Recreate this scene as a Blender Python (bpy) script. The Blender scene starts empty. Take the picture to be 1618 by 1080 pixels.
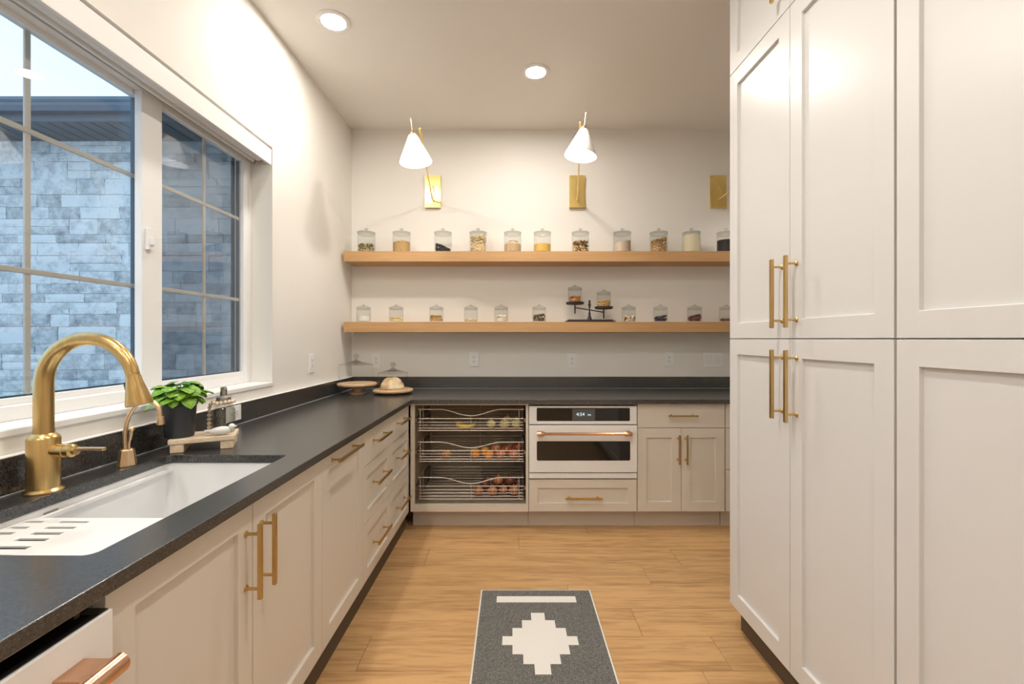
import bpy, bmesh, math, random
from mathutils import Vector, Matrix
from mathutils.geometry import tessellate_polygon

random.seed(7)
C = bpy.context.scene.collection
PI = math.pi

# ------------------------------------------------------------------ camera, world, exposure
H = 1.335          # eye height
F = 705.0          # focal length in pixels of the 1618 px wide frame
cam = bpy.data.cameras.new('camera')
cam.sensor_width = 36.0
cam.lens = F / 1618 * 36.0
cam.shift_y = -5 / 1618
cam.clip_start = 0.02
camo = bpy.data.objects.new('camera', cam)
camo.location = (0, 0, H)
camo.rotation_euler = (PI / 2, 0, 0)
C.objects.link(camo)
bpy.context.scene.camera = camo

world = bpy.data.worlds.new('overcast_sky')
bpy.context.scene.world = world
world.use_nodes = True
bgn = world.node_tree.nodes['Background']
bgn.inputs[0].default_value = (0.62, 0.81, 0.98, 1)
bgn.inputs[1].default_value = 1.8

CAN_STRENGTH = 370.0      # recessed ceiling lamps (emissive lens)
BULB_STRENGTH = 270.0     # sconce bulbs
LAMP_COLOR = (1.0, 0.947, 0.868)

vs = bpy.context.scene.view_settings
vs.view_transform = 'Standard'
vs.look = 'None'
vs.exposure = 0.0
vs.gamma = 1.0
vs.use_curve_mapping = False

# ------------------------------------------------------------------ materials
MATS = {}
def newmat(name):
    m = bpy.data.materials.new(name); m.use_nodes = True
    MATS[name] = m
    nt = m.node_tree
    return m, nt, nt.nodes['Principled BSDF']

def nd(nt, t, **kw):
    n = nt.nodes.new(t)
    for k, v in kw.items(): setattr(n, k, v)
    return n

def plain(name, col, rough=0.5, metal=0.0, spec=0.5, noise=0.0, nscale=40, bump=0.0, bscale=200, coat=0.0):
    m, nt, p = newmat(name)
    p.inputs['Base Color'].default_value = (*col, 1)
    p.inputs['Roughness'].default_value = rough
    p.inputs['Metallic'].default_value = metal
    p.inputs['Specular IOR Level'].default_value = spec
    p.inputs['Coat Weight'].default_value = coat
    tc = nd(nt, 'ShaderNodeNewGeometry')
    if noise:
        n = nd(nt, 'ShaderNodeTexNoise'); n.inputs['Scale'].default_value = nscale; n.inputs['Detail'].default_value = 4
        nt.links.new(tc.outputs['Position'], n.inputs['Vector'])
        r = nd(nt, 'ShaderNodeMix', data_type='RGBA')
        r.inputs[6].default_value = (*[c * (1 - noise) for c in col], 1)
        r.inputs[7].default_value = (*[min(1, c * (1 + noise)) for c in col], 1)
        nt.links.new(n.outputs['Fac'], r.inputs[0])
        nt.links.new(r.outputs[2], p.inputs['Base Color'])
    if bump:
        n2 = nd(nt, 'ShaderNodeTexNoise'); n2.inputs['Scale'].default_value = bscale; n2.inputs['Detail'].default_value = 3
        nt.links.new(tc.outputs['Position'], n2.inputs['Vector'])
        b = nd(nt, 'ShaderNodeBump'); b.inputs['Strength'].default_value = bump; b.inputs['Distance'].default_value = 0.002
        nt.links.new(n2.outputs['Fac'], b.inputs['Height'])
        nt.links.new(b.outputs['Normal'], p.inputs['Normal'])
    return m

plain('wall_paint', (0.83, 0.805, 0.755), 0.75, spec=0.3, noise=0.012, nscale=3, bump=0.08, bscale=160)
plain('ceiling_paint', (0.87, 0.835, 0.80), 0.85, spec=0.2, noise=0.012, nscale=2, bump=0.06, bscale=120)
plain('cabinet_paint', (0.73, 0.675, 0.595), 0.34, spec=0.45, noise=0.008, nscale=5)
plain('pantry_paint_daylit', (0.705, 0.695, 0.685), 0.30, spec=0.5, noise=0.008, nscale=5)  # cabinet paint again, with the cooler daylight on the pantry put into the colour
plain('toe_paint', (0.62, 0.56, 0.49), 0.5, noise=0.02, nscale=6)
plain('toe_dark', (0.10, 0.07, 0.045), 0.6, noise=0.05, nscale=6)  # dark brown: shade under the cabinets put into the colour; also backs plank joints
plain('cab_inside_shaded', (0.36, 0.295, 0.22), 0.6, noise=0.06, nscale=9)  # darker and browner than the fronts: shade inside the cabinet put into the colour
plain('white_vinyl', (0.86, 0.86, 0.86), 0.35, noise=0.006, nscale=8)
plain('sill_white', (0.86, 0.85, 0.84), 0.4, noise=0.006, nscale=8)
plain('grille_tan', (0.62, 0.55, 0.46), 0.45, noise=0.02, nscale=10)
plain('bronze_dark', (0.030, 0.050, 0.075), 0.4, noise=0.08, nscale=10)
plain('soffit_dark', (0.085, 0.115, 0.145), 0.5, noise=0.12, nscale=8)
plain('gutter_blue', (0.10, 0.145, 0.20), 0.35, noise=0.08, nscale=5)
plain('porcelain', (0.88, 0.88, 0.88), 0.12, noise=0.006, nscale=12)
plain('matte_white', (0.86, 0.85, 0.83), 0.35, noise=0.01, nscale=30)
plain('appliance_white', (0.88, 0.87, 0.855), 0.28, noise=0.006, nscale=6)
plain('plate_white', (0.88, 0.87, 0.85), 0.35, noise=0.006, nscale=20)
plain('slot_dark', (0.05, 0.045, 0.04), 0.6, noise=0.05, nscale=20)
plain('black_glass', (0.012, 0.011, 0.010), 0.06, spec=0.6, noise=0.05, nscale=3)
plain('screen_grey', (0.10, 0.11, 0.115), 0.12, noise=0.10, nscale=50)
plain('wire_nickel', (0.58, 0.53, 0.47), 0.38, metal=0.6, noise=0.02, nscale=30)
plain('chrome', (0.72, 0.67, 0.60), 0.25, metal=1.0, noise=0.02, nscale=30)
plain('steel_dark', (0.30, 0.27, 0.24), 0.35, metal=1.0, noise=0.05, nscale=30)
plain('copper', (0.80, 0.47, 0.29), 0.22, metal=1.0, noise=0.03, nscale=30)
plain('copper_brushed', (0.62, 0.38, 0.25), 0.42, metal=1.0, noise=0.05, nscale=60)
plain('iron_black', (0.025, 0.016, 0.013), 0.5, noise=0.2, nscale=60)
plain('pot_black', (0.035, 0.037, 0.042), 0.4, noise=0.06, nscale=30)
plain('soil', (0.04, 0.026, 0.016), 0.95, noise=0.4, nscale=220, bump=0.6, bscale=300)
plain('rug_white', (0.78, 0.755, 0.71), 0.95, spec=0.1, noise=0.05, nscale=500, bump=0.4, bscale=900)
plain('bead_wood', (0.72, 0.58, 0.44), 0.6, noise=0.12, nscale=60)
plain('pump_metal', (0.42, 0.39, 0.36), 0.3, metal=1.0, noise=0.04, nscale=40)
plain('shade_fabric', (0.84, 0.82, 0.80), 0.6, noise=0.01, nscale=60)
plain('ground_grey', (0.30, 0.31, 0.31), 0.9, noise=0.15, nscale=3)
plain('stucco_out', (0.40, 0.42, 0.44), 0.9, noise=0.1, nscale=6)
plain('display_white', (0.8, 0.82, 0.82), 0.4, noise=0.01)

def brass(name, col, rough):
    m, nt, p = newmat(name)
    p.inputs['Metallic'].default_value = 1.0
    p.inputs['Roughness'].default_value = rough
    tc = nd(nt, 'ShaderNodeTexCoord'); mp = nd(nt, 'ShaderNodeMapping')
    mp.inputs['Scale'].default_value = (180, 180, 6)
    n = nd(nt, 'ShaderNodeTexNoise'); n.inputs['Scale'].default_value = 1.0; n.inputs['Detail'].default_value = 2
    nt.links.new(tc.outputs['Object'], mp.inputs[0]); nt.links.new(mp.outputs[0], n.inputs['Vector'])
    r = nd(nt, 'ShaderNodeMix', data_type='RGBA')
    r.inputs[6].default_value = (*[c * 0.78 for c in col], 1); r.inputs[7].default_value = (*[min(1, c * 1.2) for c in col], 1)
    nt.links.new(n.outputs['Fac'], r.inputs[0]); nt.links.new(r.outputs[2], p.inputs['Base Color'])
    return m
brass('brass', (0.62, 0.43, 0.18), 0.28)
brass('brass_polished', (0.90, 0.67, 0.27), 0.30)
brass('brass_pale', (0.80, 0.58, 0.36), 0.32)

def wood(name, c0, c1, axis='X', rough=0.45, stretch=14, fine=1.0, rnd=False, rand_amt=0.12):
    m, nt, p = newmat(name)
    p.inputs['Roughness'].default_value = rough
    g = nd(nt, 'ShaderNodeNewGeometry'); oi = nd(nt, 'ShaderNodeObjectInfo')
    mp = nd(nt, 'ShaderNodeMapping')
    s = {'X': (1.0, stretch, stretch), 'Y': (stretch, 1.0, stretch), 'Z': (stretch, stretch, 1.0)}[axis]
    mp.inputs['Scale'].default_value = tuple(v * fine for v in s)
    nt.links.new(g.outputs['Position'], mp.inputs[0])
    vec = mp.outputs[0]
    if rnd:
        mm = nd(nt, 'ShaderNodeMath', operation='MULTIPLY'); mm.inputs[1].default_value = 37.0
        nt.links.new(oi.outputs['Random'], mm.inputs[0])
        cb = nd(nt, 'ShaderNodeCombineXYZ')
        for i in range(3): nt.links.new(mm.outputs[0], cb.inputs[i])
        va = nd(nt, 'ShaderNodeVectorMath', operation='ADD')
        nt.links.new(mp.outputs[0], va.inputs[0]); nt.links.new(cb.outputs[0], va.inputs[1])
        vec = va.outputs[0]
    n1 = nd(nt, 'ShaderNodeTexNoise'); n1.inputs['Scale'].default_value = 1.6; n1.inputs['Detail'].default_value = 6; n1.inputs['Roughness'].default_value = 0.65; n1.inputs['Distortion'].default_value = 0.8
    n2 = nd(nt, 'ShaderNodeTexNoise'); n2.inputs['Scale'].default_value = 6.0; n2.inputs['Detail'].default_value = 4; n2.inputs['Distortion'].default_value = 0.3
    nt.links.new(vec, n1.inputs['Vector']); nt.links.new(vec, n2.inputs['Vector'])
    mx = nd(nt, 'ShaderNodeMath', operation='MULTIPLY_ADD'); mx.inputs[1].default_value = 0.35
    nt.links.new(n2.outputs['Fac'], mx.inputs[0])
    m2 = nd(nt, 'ShaderNodeMath', operation='MULTIPLY'); m2.inputs[1].default_value = 0.65
    nt.links.new(n1.outputs['Fac'], m2.inputs[0]); nt.links.new(m2.outputs[0], mx.inputs[2])
    cr = nd(nt, 'ShaderNodeValToRGB')
    cr.color_ramp.elements[0].position = 0.30; cr.color_ramp.elements[0].color = (*c0, 1)
    cr.color_ramp.elements[1].position = 0.56; cr.color_ramp.elements[1].color = (*c1, 1)
    nt.links.new(mx.outputs[0], cr.inputs[0])
    out = cr.outputs[0]
    if rnd:
        hs = nd(nt, 'ShaderNodeHueSaturation')
        mr = nd(nt, 'ShaderNodeMapRange'); mr.inputs[3].default_value = 1 - rand_amt; mr.inputs[4].default_value = 1 + rand_amt
        nt.links.new(oi.outputs['Random'], mr.inputs[0]); nt.links.new(mr.outputs[0], hs.inputs['Value'])
        nt.links.new(out, hs.inputs['Color']); out = hs.outputs[0]
    nt.links.new(out, p.inputs['Base Color'])
    b = nd(nt, 'ShaderNodeBump'); b.inputs['Strength'].default_value = 0.06; b.inputs['Distance'].default_value = 0.002
    nt.links.new(n2.outputs['Fac'], b.inputs['Height']); nt.links.new(b.outputs['Normal'], p.inputs['Normal'])
    return m
wood('floor_oak', (0.30, 0.150, 0.055), (0.60, 0.365, 0.165), 'X', 0.36, 12, 1.0, True, 0.09)
wood('shelf_oak', (0.42, 0.225, 0.09), (0.54, 0.315, 0.14), 'X', 0.5, 22, 0.8)
wood('stand_wood', (0.34, 0.19, 0.09), (0.68, 0.47, 0.28), 'X', 0.5, 6, 7)
wood('riser_wood', (0.58, 0.42, 0.26), (0.80, 0.66, 0.48), 'X', 0.6, 10, 3)

def glass(name, ior=1.45, tint=(1, 1, 1), rough=0.0, dens=1.0):
    m = bpy.data.materials.new(name); m.use_nodes = True; MATS[name] = m
    nt = m.node_tree; nt.nodes.clear()
    o = nd(nt, 'ShaderNodeOutputMaterial'); mx = nd(nt, 'ShaderNodeMixShader')
    t = nd(nt, 'ShaderNodeBsdfTransparent'); g = nd(nt, 'ShaderNodeBsdfGlossy')
    lw = nd(nt, 'ShaderNodeLayerWeight'); lw.inputs['Blend'].default_value = 0.5
    t.inputs[0].default_value = (*tint, 1); g.inputs['Roughness'].default_value = rough
    r0 = ((ior - 1) / (ior + 1)) ** 2 * dens     # Schlick reflectance
    pw = nd(nt, 'ShaderNodeMath', operation='POWER'); pw.inputs[1].default_value = 5.0
    mm = nd(nt, 'ShaderNodeMath', operation='MULTIPLY_ADD'); mm.inputs[1].default_value = dens * (1 - r0); mm.inputs[2].default_value = r0; mm.use_clamp = True
    nt.links.new(lw.outputs['Facing'], pw.inputs[0]); nt.links.new(pw.outputs[0], mm.inputs[0]); nt.links.new(mm.outputs[0], mx.inputs[0])
    nt.links.new(t.outputs[0], mx.inputs[1]); nt.links.new(g.outputs[0], mx.inputs[2]); nt.links.new(mx.outputs[0], o.inputs[0])
    return m
glass('window_glass', 1.5, (0.95, 0.975, 1.0), 0.0, 1.7)
glass('jar_glass', 1.30, (0.965, 0.97, 0.965), 0.03, 0.9)
glass('lid_glass', 1.5, (0.87, 0.87, 0.85), 0.03, 1.4)
glass('dome_glass', 1.25, (0.985, 0.985, 0.98), 0.02, 0.8)

def screen_mat():
    m = bpy.data.materials.new('insect_screen'); m.use_nodes = True; MATS['insect_screen'] = m
    nt = m.node_tree; nt.nodes.clear()
    o = nd(nt, 'ShaderNodeOutputMaterial'); mx = nd(nt, 'ShaderNodeMixShader'); mx.inputs[0].default_value = 0.40
    t = nd(nt, 'ShaderNodeBsdfTransparent'); d = nd(nt, 'ShaderNodeBsdfDiffuse'); d.inputs[0].default_value = (0.03, 0.05, 0.08, 1)
    nt.links.new(t.outputs[0], mx.inputs[1]); nt.links.new(d.outputs[0], mx.inputs[2]); nt.links.new(mx.outputs[0], o.inputs[0])
screen_mat()

def emis(name, col, s):
    m = bpy.data.materials.new(name); m.use_nodes = True; MATS[name] = m
    nt = m.node_tree; nt.nodes.clear()
    o = nd(nt, 'ShaderNodeOutputMaterial'); e = nd(nt, 'ShaderNodeEmission')
    e.inputs[0].default_value = (*col, 1); e.inputs[1].default_value = s
    nt.links.new(e.outputs[0], o.inputs[0])
emis('can_lens', LAMP_COLOR, CAN_STRENGTH)
emis('bulb_glow', LAMP_COLOR, BULB_STRENGTH)
emis('digit_glow', (0.8, 0.92, 1.0), 1.1)

def opal():
    m = bpy.data.materials.new('opal_shade'); m.use_nodes = True; MATS['opal_shade'] = m
    nt = m.node_tree; nt.nodes.clear()
    o = nd(nt, 'ShaderNodeOutputMaterial'); mx = nd(nt, 'ShaderNodeMixShader'); mx.inputs[0].default_value = 0.08
    d = nd(nt, 'ShaderNodeBsdfDiffuse'); d.inputs[0].default_value = (0.88, 0.87, 0.86, 1)
    t = nd(nt, 'ShaderNodeBsdfTranslucent'); t.inputs[0].default_value = (0.9, 0.88, 0.86, 1)
    nt.links.new(d.outputs[0], mx.inputs[1]); nt.links.new(t.outputs[0], mx.inputs[2]); nt.links.new(mx.outputs[0], o.inputs[0])
opal()

def granite():
    m, nt, p = newmat('granite')
    p.inputs['Roughness'].default_value = 0.27
    p.inputs['IOR'].default_value = 1.85
    p.inputs['Specular IOR Level'].default_value = 0.5
    g = nd(nt, 'ShaderNodeNewGeometry')
    n = nd(nt, 'ShaderNodeTexNoise'); n.inputs['Scale'].default_value = 210; n.inputs['Detail'].default_value = 5; n.inputs['Roughness'].default_value = 0.7
    nt.links.new(g.outputs['Position'], n.inputs['Vector'])
    cr = nd(nt, 'ShaderNodeValToRGB')
    cr.color_ramp.elements[0].position = 0.35; cr.color_ramp.elements[0].color = (0.008, 0.008, 0.008, 1)
    cr.color_ramp.elements[1].position = 0.72; cr.color_ramp.elements[1].color = (0.085, 0.080, 0.076, 1)
    nt.links.new(n.outputs['Fac'], cr.inputs[0]); nt.links.new(cr.outputs[0], p.inputs['Base Color'])
    n2 = nd(nt, 'ShaderNodeTexNoise'); n2.inputs['Scale'].default_value = 90; n2.inputs['Detail'].default_value = 4
    nt.links.new(g.outputs['Position'], n2.inputs['Vector'])
    b = nd(nt, 'ShaderNodeBump'); b.inputs['Strength'].default_value = 0.12; b.inputs['Distance'].default_value = 0.0015
    nt.links.new(n2.outputs['Fac'], b.inputs['Height']); nt.links.new(b.outputs['Normal'], p.inputs['Normal'])
granite()

def rug_grey():
    m, nt, p = newmat('rug_grey')
    p.inputs['Roughness'].default_value = 0.95; p.inputs['Specular IOR Level'].default_value = 0.1
    g = nd(nt, 'ShaderNodeNewGeometry'); mp = nd(nt, 'ShaderNodeMapping'); mp.inputs['Scale'].default_value = (260, 420, 100)
    n = nd(nt, 'ShaderNodeTexNoise'); n.inputs['Scale'].default_value = 1.0; n.inputs['Detail'].default_value = 3
    nt.links.new(g.outputs['Position'], mp.inputs[0]); nt.links.new(mp.outputs[0], n.inputs['Vector'])
    cr = nd(nt, 'ShaderNodeValToRGB')
    cr.color_ramp.elements[0].position = 0.35; cr.color_ramp.elements[0].color = (0.055, 0.055, 0.053, 1)
    cr.color_ramp.elements[1].position = 0.68; cr.color_ramp.elements[1].color = (0.27, 0.26, 0.24, 1)
    nt.links.new(n.outputs['Fac'], cr.inputs[0]); nt.links.new(cr.outputs[0], p.inputs['Base Color'])
    b = nd(nt, 'ShaderNodeBump'); b.inputs['Strength'].default_value = 0.5; b.inputs['Distance'].default_value = 0.002
    nt.links.new(n.outputs['Fac'], b.inputs['Height']); nt.links.new(b.outputs['Normal'], p.inputs['Normal'])
rug_grey()

def stone():
    m, nt, p = newmat('stone')
    p.inputs['Roughness'].default_value = 0.9
    g = nd(nt, 'ShaderNodeNewGeometry'); oi = nd(nt, 'ShaderNodeObjectInfo')
    n = nd(nt, 'ShaderNodeTexNoise'); n.inputs['Scale'].default_value = 9; n.inputs['Detail'].default_value = 8; n.inputs['Roughness'].default_value = 0.72
    nt.links.new(g.outputs['Position'], n.inputs['Vector'])
    ad = nd(nt, 'ShaderNodeMath', operation='MULTIPLY_ADD'); ad.inputs[1].default_value = 0.30; 
    nt.links.new(oi.outputs['Random'], ad.inputs[0])
    sb = nd(nt, 'ShaderNodeMath', operation='SUBTRACT'); sb.inputs[1].default_value = 0.15
    nt.links.new(n.outputs['Fac'], sb.inputs[0]); nt.links.new(sb.outputs[0], ad.inputs[2])
    cr = nd(nt, 'ShaderNodeValToRGB')
    cr.color_ramp.elements[0].position = 0.25; cr.color_ramp.elements[0].color = (0.26, 0.30, 0.33, 1)
    cr.color_ramp.elements[1].position = 0.60; cr.color_ramp.elements[1].color = (0.72, 0.76, 0.78, 1)
    nt.links.new(ad.outputs[0], cr.inputs[0]); nt.links.new(cr.outputs[0], p.inputs['Base Color'])
    b = nd(nt, 'ShaderNodeBump'); b.inputs['Strength'].default_value = 0.8; b.inputs['Distance'].default_value = 0.02
    nt.links.new(n.outputs['Fac'], b.inputs['Height']); nt.links.new(b.outputs['Normal'], p.inputs['Normal'])
stone()
plain('mortar', (0.62, 0.66, 0.68), 0.95, noise=0.08, nscale=12)

def speckle(name, cols, scale, rough=0.7, bump=0.4):
    """granular food: voronoi cells coloured from a list"""
    m, nt, p = newmat(name)
    p.inputs['Roughness'].default_value = rough
    g = nd(nt, 'ShaderNodeNewGeometry')
    v = nd(nt, 'ShaderNodeTexVoronoi'); v.inputs['Scale'].default_value = scale
    nt.links.new(g.outputs['Position'], v.inputs['Vector'])
    sp = nd(nt, 'ShaderNodeSeparateColor'); nt.links.new(v.outputs['Color'], sp.inputs[0])
    cr = nd(nt, 'ShaderNodeValToRGB'); cr.color_ramp.interpolation = 'CONSTANT'
    el = cr.color_ramp.elements
    while len(el) < len(cols): el.new(0.5)
    for i, c in enumerate(cols):
        el[i].position = i / len(cols); el[i].color = (*c, 1)
    nt.links.new(sp.outputs[0], cr.inputs[0]); nt.links.new(cr.outputs[0], p.inputs['Base Color'])
    b = nd(nt, 'ShaderNodeBump'); b.inputs['Strength'].default_value = bump; b.inputs['Distance'].default_value = 0.004; b.invert = True
    nt.links.new(v.outputs['Distance'], b.inputs['Height']); nt.links.new(b.outputs['Normal'], p.inputs['Normal'])
    return name

def fruit(name, c0, c1, rough=0.35, scale=14, axis=True):
    m, nt, p = newmat(name)
    p.inputs['Roughness'].default_value = rough
    tc = nd(nt, 'ShaderNodeTexCoord'); mp = nd(nt, 'ShaderNodeMapping')
    mp.inputs['Scale'].default_value = (1, 1, 0.25 if axis else 1)
    n = nd(nt, 'ShaderNodeTexNoise'); n.inputs['Scale'].default_value = scale; n.inputs['Detail'].default_value = 4
    nt.links.new(tc.outputs['Object'], mp.inputs[0]); nt.links.new(mp.outputs[0], n.inputs['Vector'])
    cr = nd(nt, 'ShaderNodeValToRGB')
    cr.color_ramp.elements[0].position = 0.35; cr.color_ramp.elements[0].color = (*c0, 1)
    cr.color_ramp.elements[1].position = 0.65; cr.color_ramp.elements[1].color = (*c1, 1)
    nt.links.new(n.outputs['Fac'], cr.inputs[0]); nt.links.new(cr.outputs[0], p.inputs['Base Color'])
fruit('onion_copper', (0.34, 0.12, 0.05), (0.66, 0.33, 0.17), 0.3, 60)
fruit('onion_dark', (0.11, 0.035, 0.025), (0.30, 0.12, 0.07), 0.3, 60)
fruit('onion_pale', (0.58, 0.50, 0.22), (0.78, 0.70, 0.38), 0.4, 50)
fruit('orange_skin', (0.80, 0.28, 0.02), (0.90, 0.40, 0.05), 0.4, 300, False)
fruit('apple_red', (0.36, 0.03, 0.02), (0.62, 0.22, 0.08), 0.25, 50)
fruit('apple_pink', (0.55, 0.14, 0.08), (0.78, 0.42, 0.18), 0.25, 50)
fruit('apple_mixed', (0.42, 0.05, 0.03), (0.50, 0.42, 0.12), 0.25, 25, False)
fruit('banana_skin', (0.80, 0.52, 0.03), (0.88, 0.66, 0.08), 0.45, 20)
fruit('bread_crust', (0.55, 0.34, 0.15), (0.86, 0.74, 0.52), 0.8, 16, False)
fruit('leaf_green', (0.07, 0.24, 0.015), (0.30, 0.52, 0.04), 0.4, 18, False)
fruit('leaf_dark', (0.02, 0.12, 0.012), (0.09, 0.28, 0.03), 0.4, 18, False)
plain('stem_green', (0.16, 0.30, 0.05), 0.6, noise=0.1, nscale=40)

# ------------------------------------------------------------------ geometry helpers
I4 = Matrix.Identity(4)
def box(bm, x0, x1, y0, y1, z0, z1, M=I4):
    vsx = [bm.verts.new(M @ Vector((x, y, z))) for z in (z0, z1) for y in (y0, y1) for x in (x0, x1)]
    for f in ((0, 2, 3, 1), (4, 5, 7, 6), (0, 1, 5, 4), (2, 6, 7, 3), (0, 4, 6, 2), (1, 3, 7, 5)):
        bm.faces.new([vsx[i] for i in f])
    return bm

def lathe(bm, prof, seg=24, M=I4):
    rings = []
    for r, z in prof:
        if r < 1e-6: rings.append([bm.verts.new(M @ Vector((0, 0, z)))])
        else: rings.append([bm.verts.new(M @ Vector((r * math.cos(2 * PI * i / seg), r * math.sin(2 * PI * i / seg), z))) for i in range(seg)])
    for a, b in zip(rings, rings[1:]):
        for i in range(seg):
            j = (i + 1) % seg
            if len(a) == 1 and len(b) == 1: continue
            if len(a) == 1: bm.faces.new((a[0], b[j], b[i]))
            elif len(b) == 1: bm.faces.new((a[i], a[j], b[0]))
            else: bm.faces.new((a[i], a[j], b[j], b[i]))
    return bm

def tube(bm, pts, r, seg=8, M=I4, caps=True, closed=False):
    pts = [Vector(p) for p in pts]; n = len(pts)
    rs = r if isinstance(r, (list, tuple)) else [r] * n
    def tan(i):
        if closed: return (pts[(i + 1) % n] - pts[i - 1]).normalized()
        return (pts[min(i + 1, n - 1)] - pts[max(i - 1, 0)]).normalized()
    t = tan(0)
    up = Vector((0, 0, 1)) if abs(t.z) < 0.9 else Vector((1, 0, 0))
    nrm = t.cross(up).normalized()
    rings = []
    for i in range(n):
        t = tan(i)
        nrm = (nrm - t * nrm.dot(t))
        nrm = nrm.normalized() if nrm.length > 1e-6 else t.orthogonal().normalized()
        bn = t.cross(nrm)
        rings.append([bm.verts.new(M @ (pts[i] + (nrm * math.cos(2 * PI * k / seg) + bn * math.sin(2 * PI * k / seg)) * rs[i])) for k in range(seg)])
    prs = list(zip(rings, rings[1:])) + ([(rings[-1], rings[0])] if closed else [])
    for a, b in prs:
        for k in range(seg):
            j = (k + 1) % seg
            bm.faces.new((a[k], a[j], b[j], b[k]))
    if caps and not closed:
        bm.faces.new(list(reversed(rings[0]))); bm.faces.new(rings[-1])
    return bm

def catmull(pts, n=8):
    pts = [Vector(p) for p in pts]; out = []
    P = [pts[0] * 2 - pts[1]] + pts + [pts[-1] * 2 - pts[-2]]
    for i in range(1, len(P) - 2):
        a, b, c, d = P[i - 1:i + 3]
        for k in range(n):
            t = k / n
            out.append(0.5 * ((2 * b) + (c - a) * t + (2 * a - 5 * b + 4 * c - d) * t * t + (3 * b - a - 3 * c + d) * t ** 3))
    out.append(pts[-1])
    return out

def sphere(bm, r, seg=12, rings=8, M=I4, sz=1.0):
    prof = [(r * math.sin(PI * i / rings), -r * sz * math.cos(PI * i / rings)) for i in range(rings + 1)]
    prof[0] = (0, -r * sz); prof[-1] = (0, r * sz)
    return lathe(bm, prof, seg, M)

def rrect(x0, x1, y0, y1, r, n=5):
    out = []
    for cx, cy, a0 in ((x1 - r, y1 - r, 0), (x0 + r, y1 - r, 90), (x0 + r, y0 + r, 180), (x1 - r, y0 + r, 270)):
        for k in range(n + 1):
            a = math.radians(a0 + 90 * k / n)
            out.append((cx + r * math.cos(a), cy + r * math.sin(a)))
    return out

def prism(bm, poly, z0, z1, holes=(), M=I4):
    """flat slab from a ccw polygon with optional holes"""
    loops = [poly] + list(holes)
    flat = [Vector((p[0], p[1], 0)) for l in loops for p in l]
    tris = tessellate_polygon([[Vector((p[0], p[1], 0)) for p in l] for l in loops])
    bot = [bm.verts.new(M @ Vector((p.x, p.y, z0))) for p in flat]
    top = [bm.verts.new(M @ Vector((p.x, p.y, z1))) for p in flat]
    for t in tris:
        a, b, c = t
        if (flat[b] - flat[a]).cross(flat[c] - flat[a]).z < 0: a, c = c, a
        bm.faces.new((top[a], top[b], top[c])); bm.faces.new((bot[c], bot[b], bot[a]))
    o = 0
    for l in loops:
        n = len(l)
        for i in range(n):
            j = (i + 1) % n
            bm.faces.new((bot[o + i], bot[o + j], top[o + j], top[o + i]))
        o += n
    return bm

def obj(name, bm, mat, parent=None, smooth=False, bevel=0, bseg=2, recalc=True):
    if isinstance(bm, bpy.types.Mesh): me = bm
    else:
        if recalc: bmesh.ops.recalc_face_normals(bm, faces=bm.faces[:])
        me = bpy.data.meshes.new(name)
        bm.to_mesh(me); bm.free()
        for f in me.polygons: f.use_smooth = bool(smooth)
        if smooth and smooth is not True:
            me.set_sharp_from_angle(angle=math.radians(smooth))
        ms = mat if isinstance(mat, (list, tuple)) else [mat]
        for k in ms: me.materials.append(MATS[k])
    o = bpy.data.objects.new(name, me)
    C.objects.link(o)
    if parent is not None: o.parent = parent
    if bevel:
        b = o.modifiers.new('bevel', 'BEVEL'); b.width = bevel; b.segments = bseg; b.limit_method = 'ANGLE'; b.angle_limit = math.radians(50)
        b.harden_normals = False
    return o

def B(): return bmesh.new()

def tag(o, label, cat=None, group=None, kind=None):
    o['label'] = label
    if cat: o['category'] = cat
    if group: o['group'] = group
    if kind: o['kind'] = kind
    return o

def thing(name, label, cat, loc=(0, 0, 0), rotz=0.0, group=None):
    o = bpy.data.objects.new(name, None); C.objects.link(o)
    o.empty_display_size = 0.05
    o.location = loc; o.rotation_euler = (0, 0, rotz)
    return tag(o, label, cat, group)

def struct(o, label=None):
    o['kind'] = 'structure'
    if label: o['label'] = label
    return o

def T(x, y, z): return Matrix.Translation((x, y, z))
def RX(a): return Matrix.Rotation(a, 4, 'X')
def RY(a): return Matrix.Rotation(a, 4, 'Y')
def RZ(a): return Matrix.Rotation(a, 4, 'Z')

# frames: the left wall run and the pantry run stand very slightly out of square with the back wall
DL = 0.006
RL = PI / 2 - DL            # local x = along the left wall away from camera, local y = towards the left wall
DR = 0.0099
RR = -PI / 2 + DR           # local x = along pantry run towards camera, local y = into the pantry
ML = RZ(RL)
def L(u, lat, z): return (ML @ Vector((u, lat, z)))
def Rp(y, into, z): return Vector((1.02 - DR * y + into, y, z))

YB = 3.80        # back wall
ZC = 3.115       # ceiling
LW = 1.388       # left wall (lateral at camera)
YN = -2.4
XR = 2.45
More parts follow.
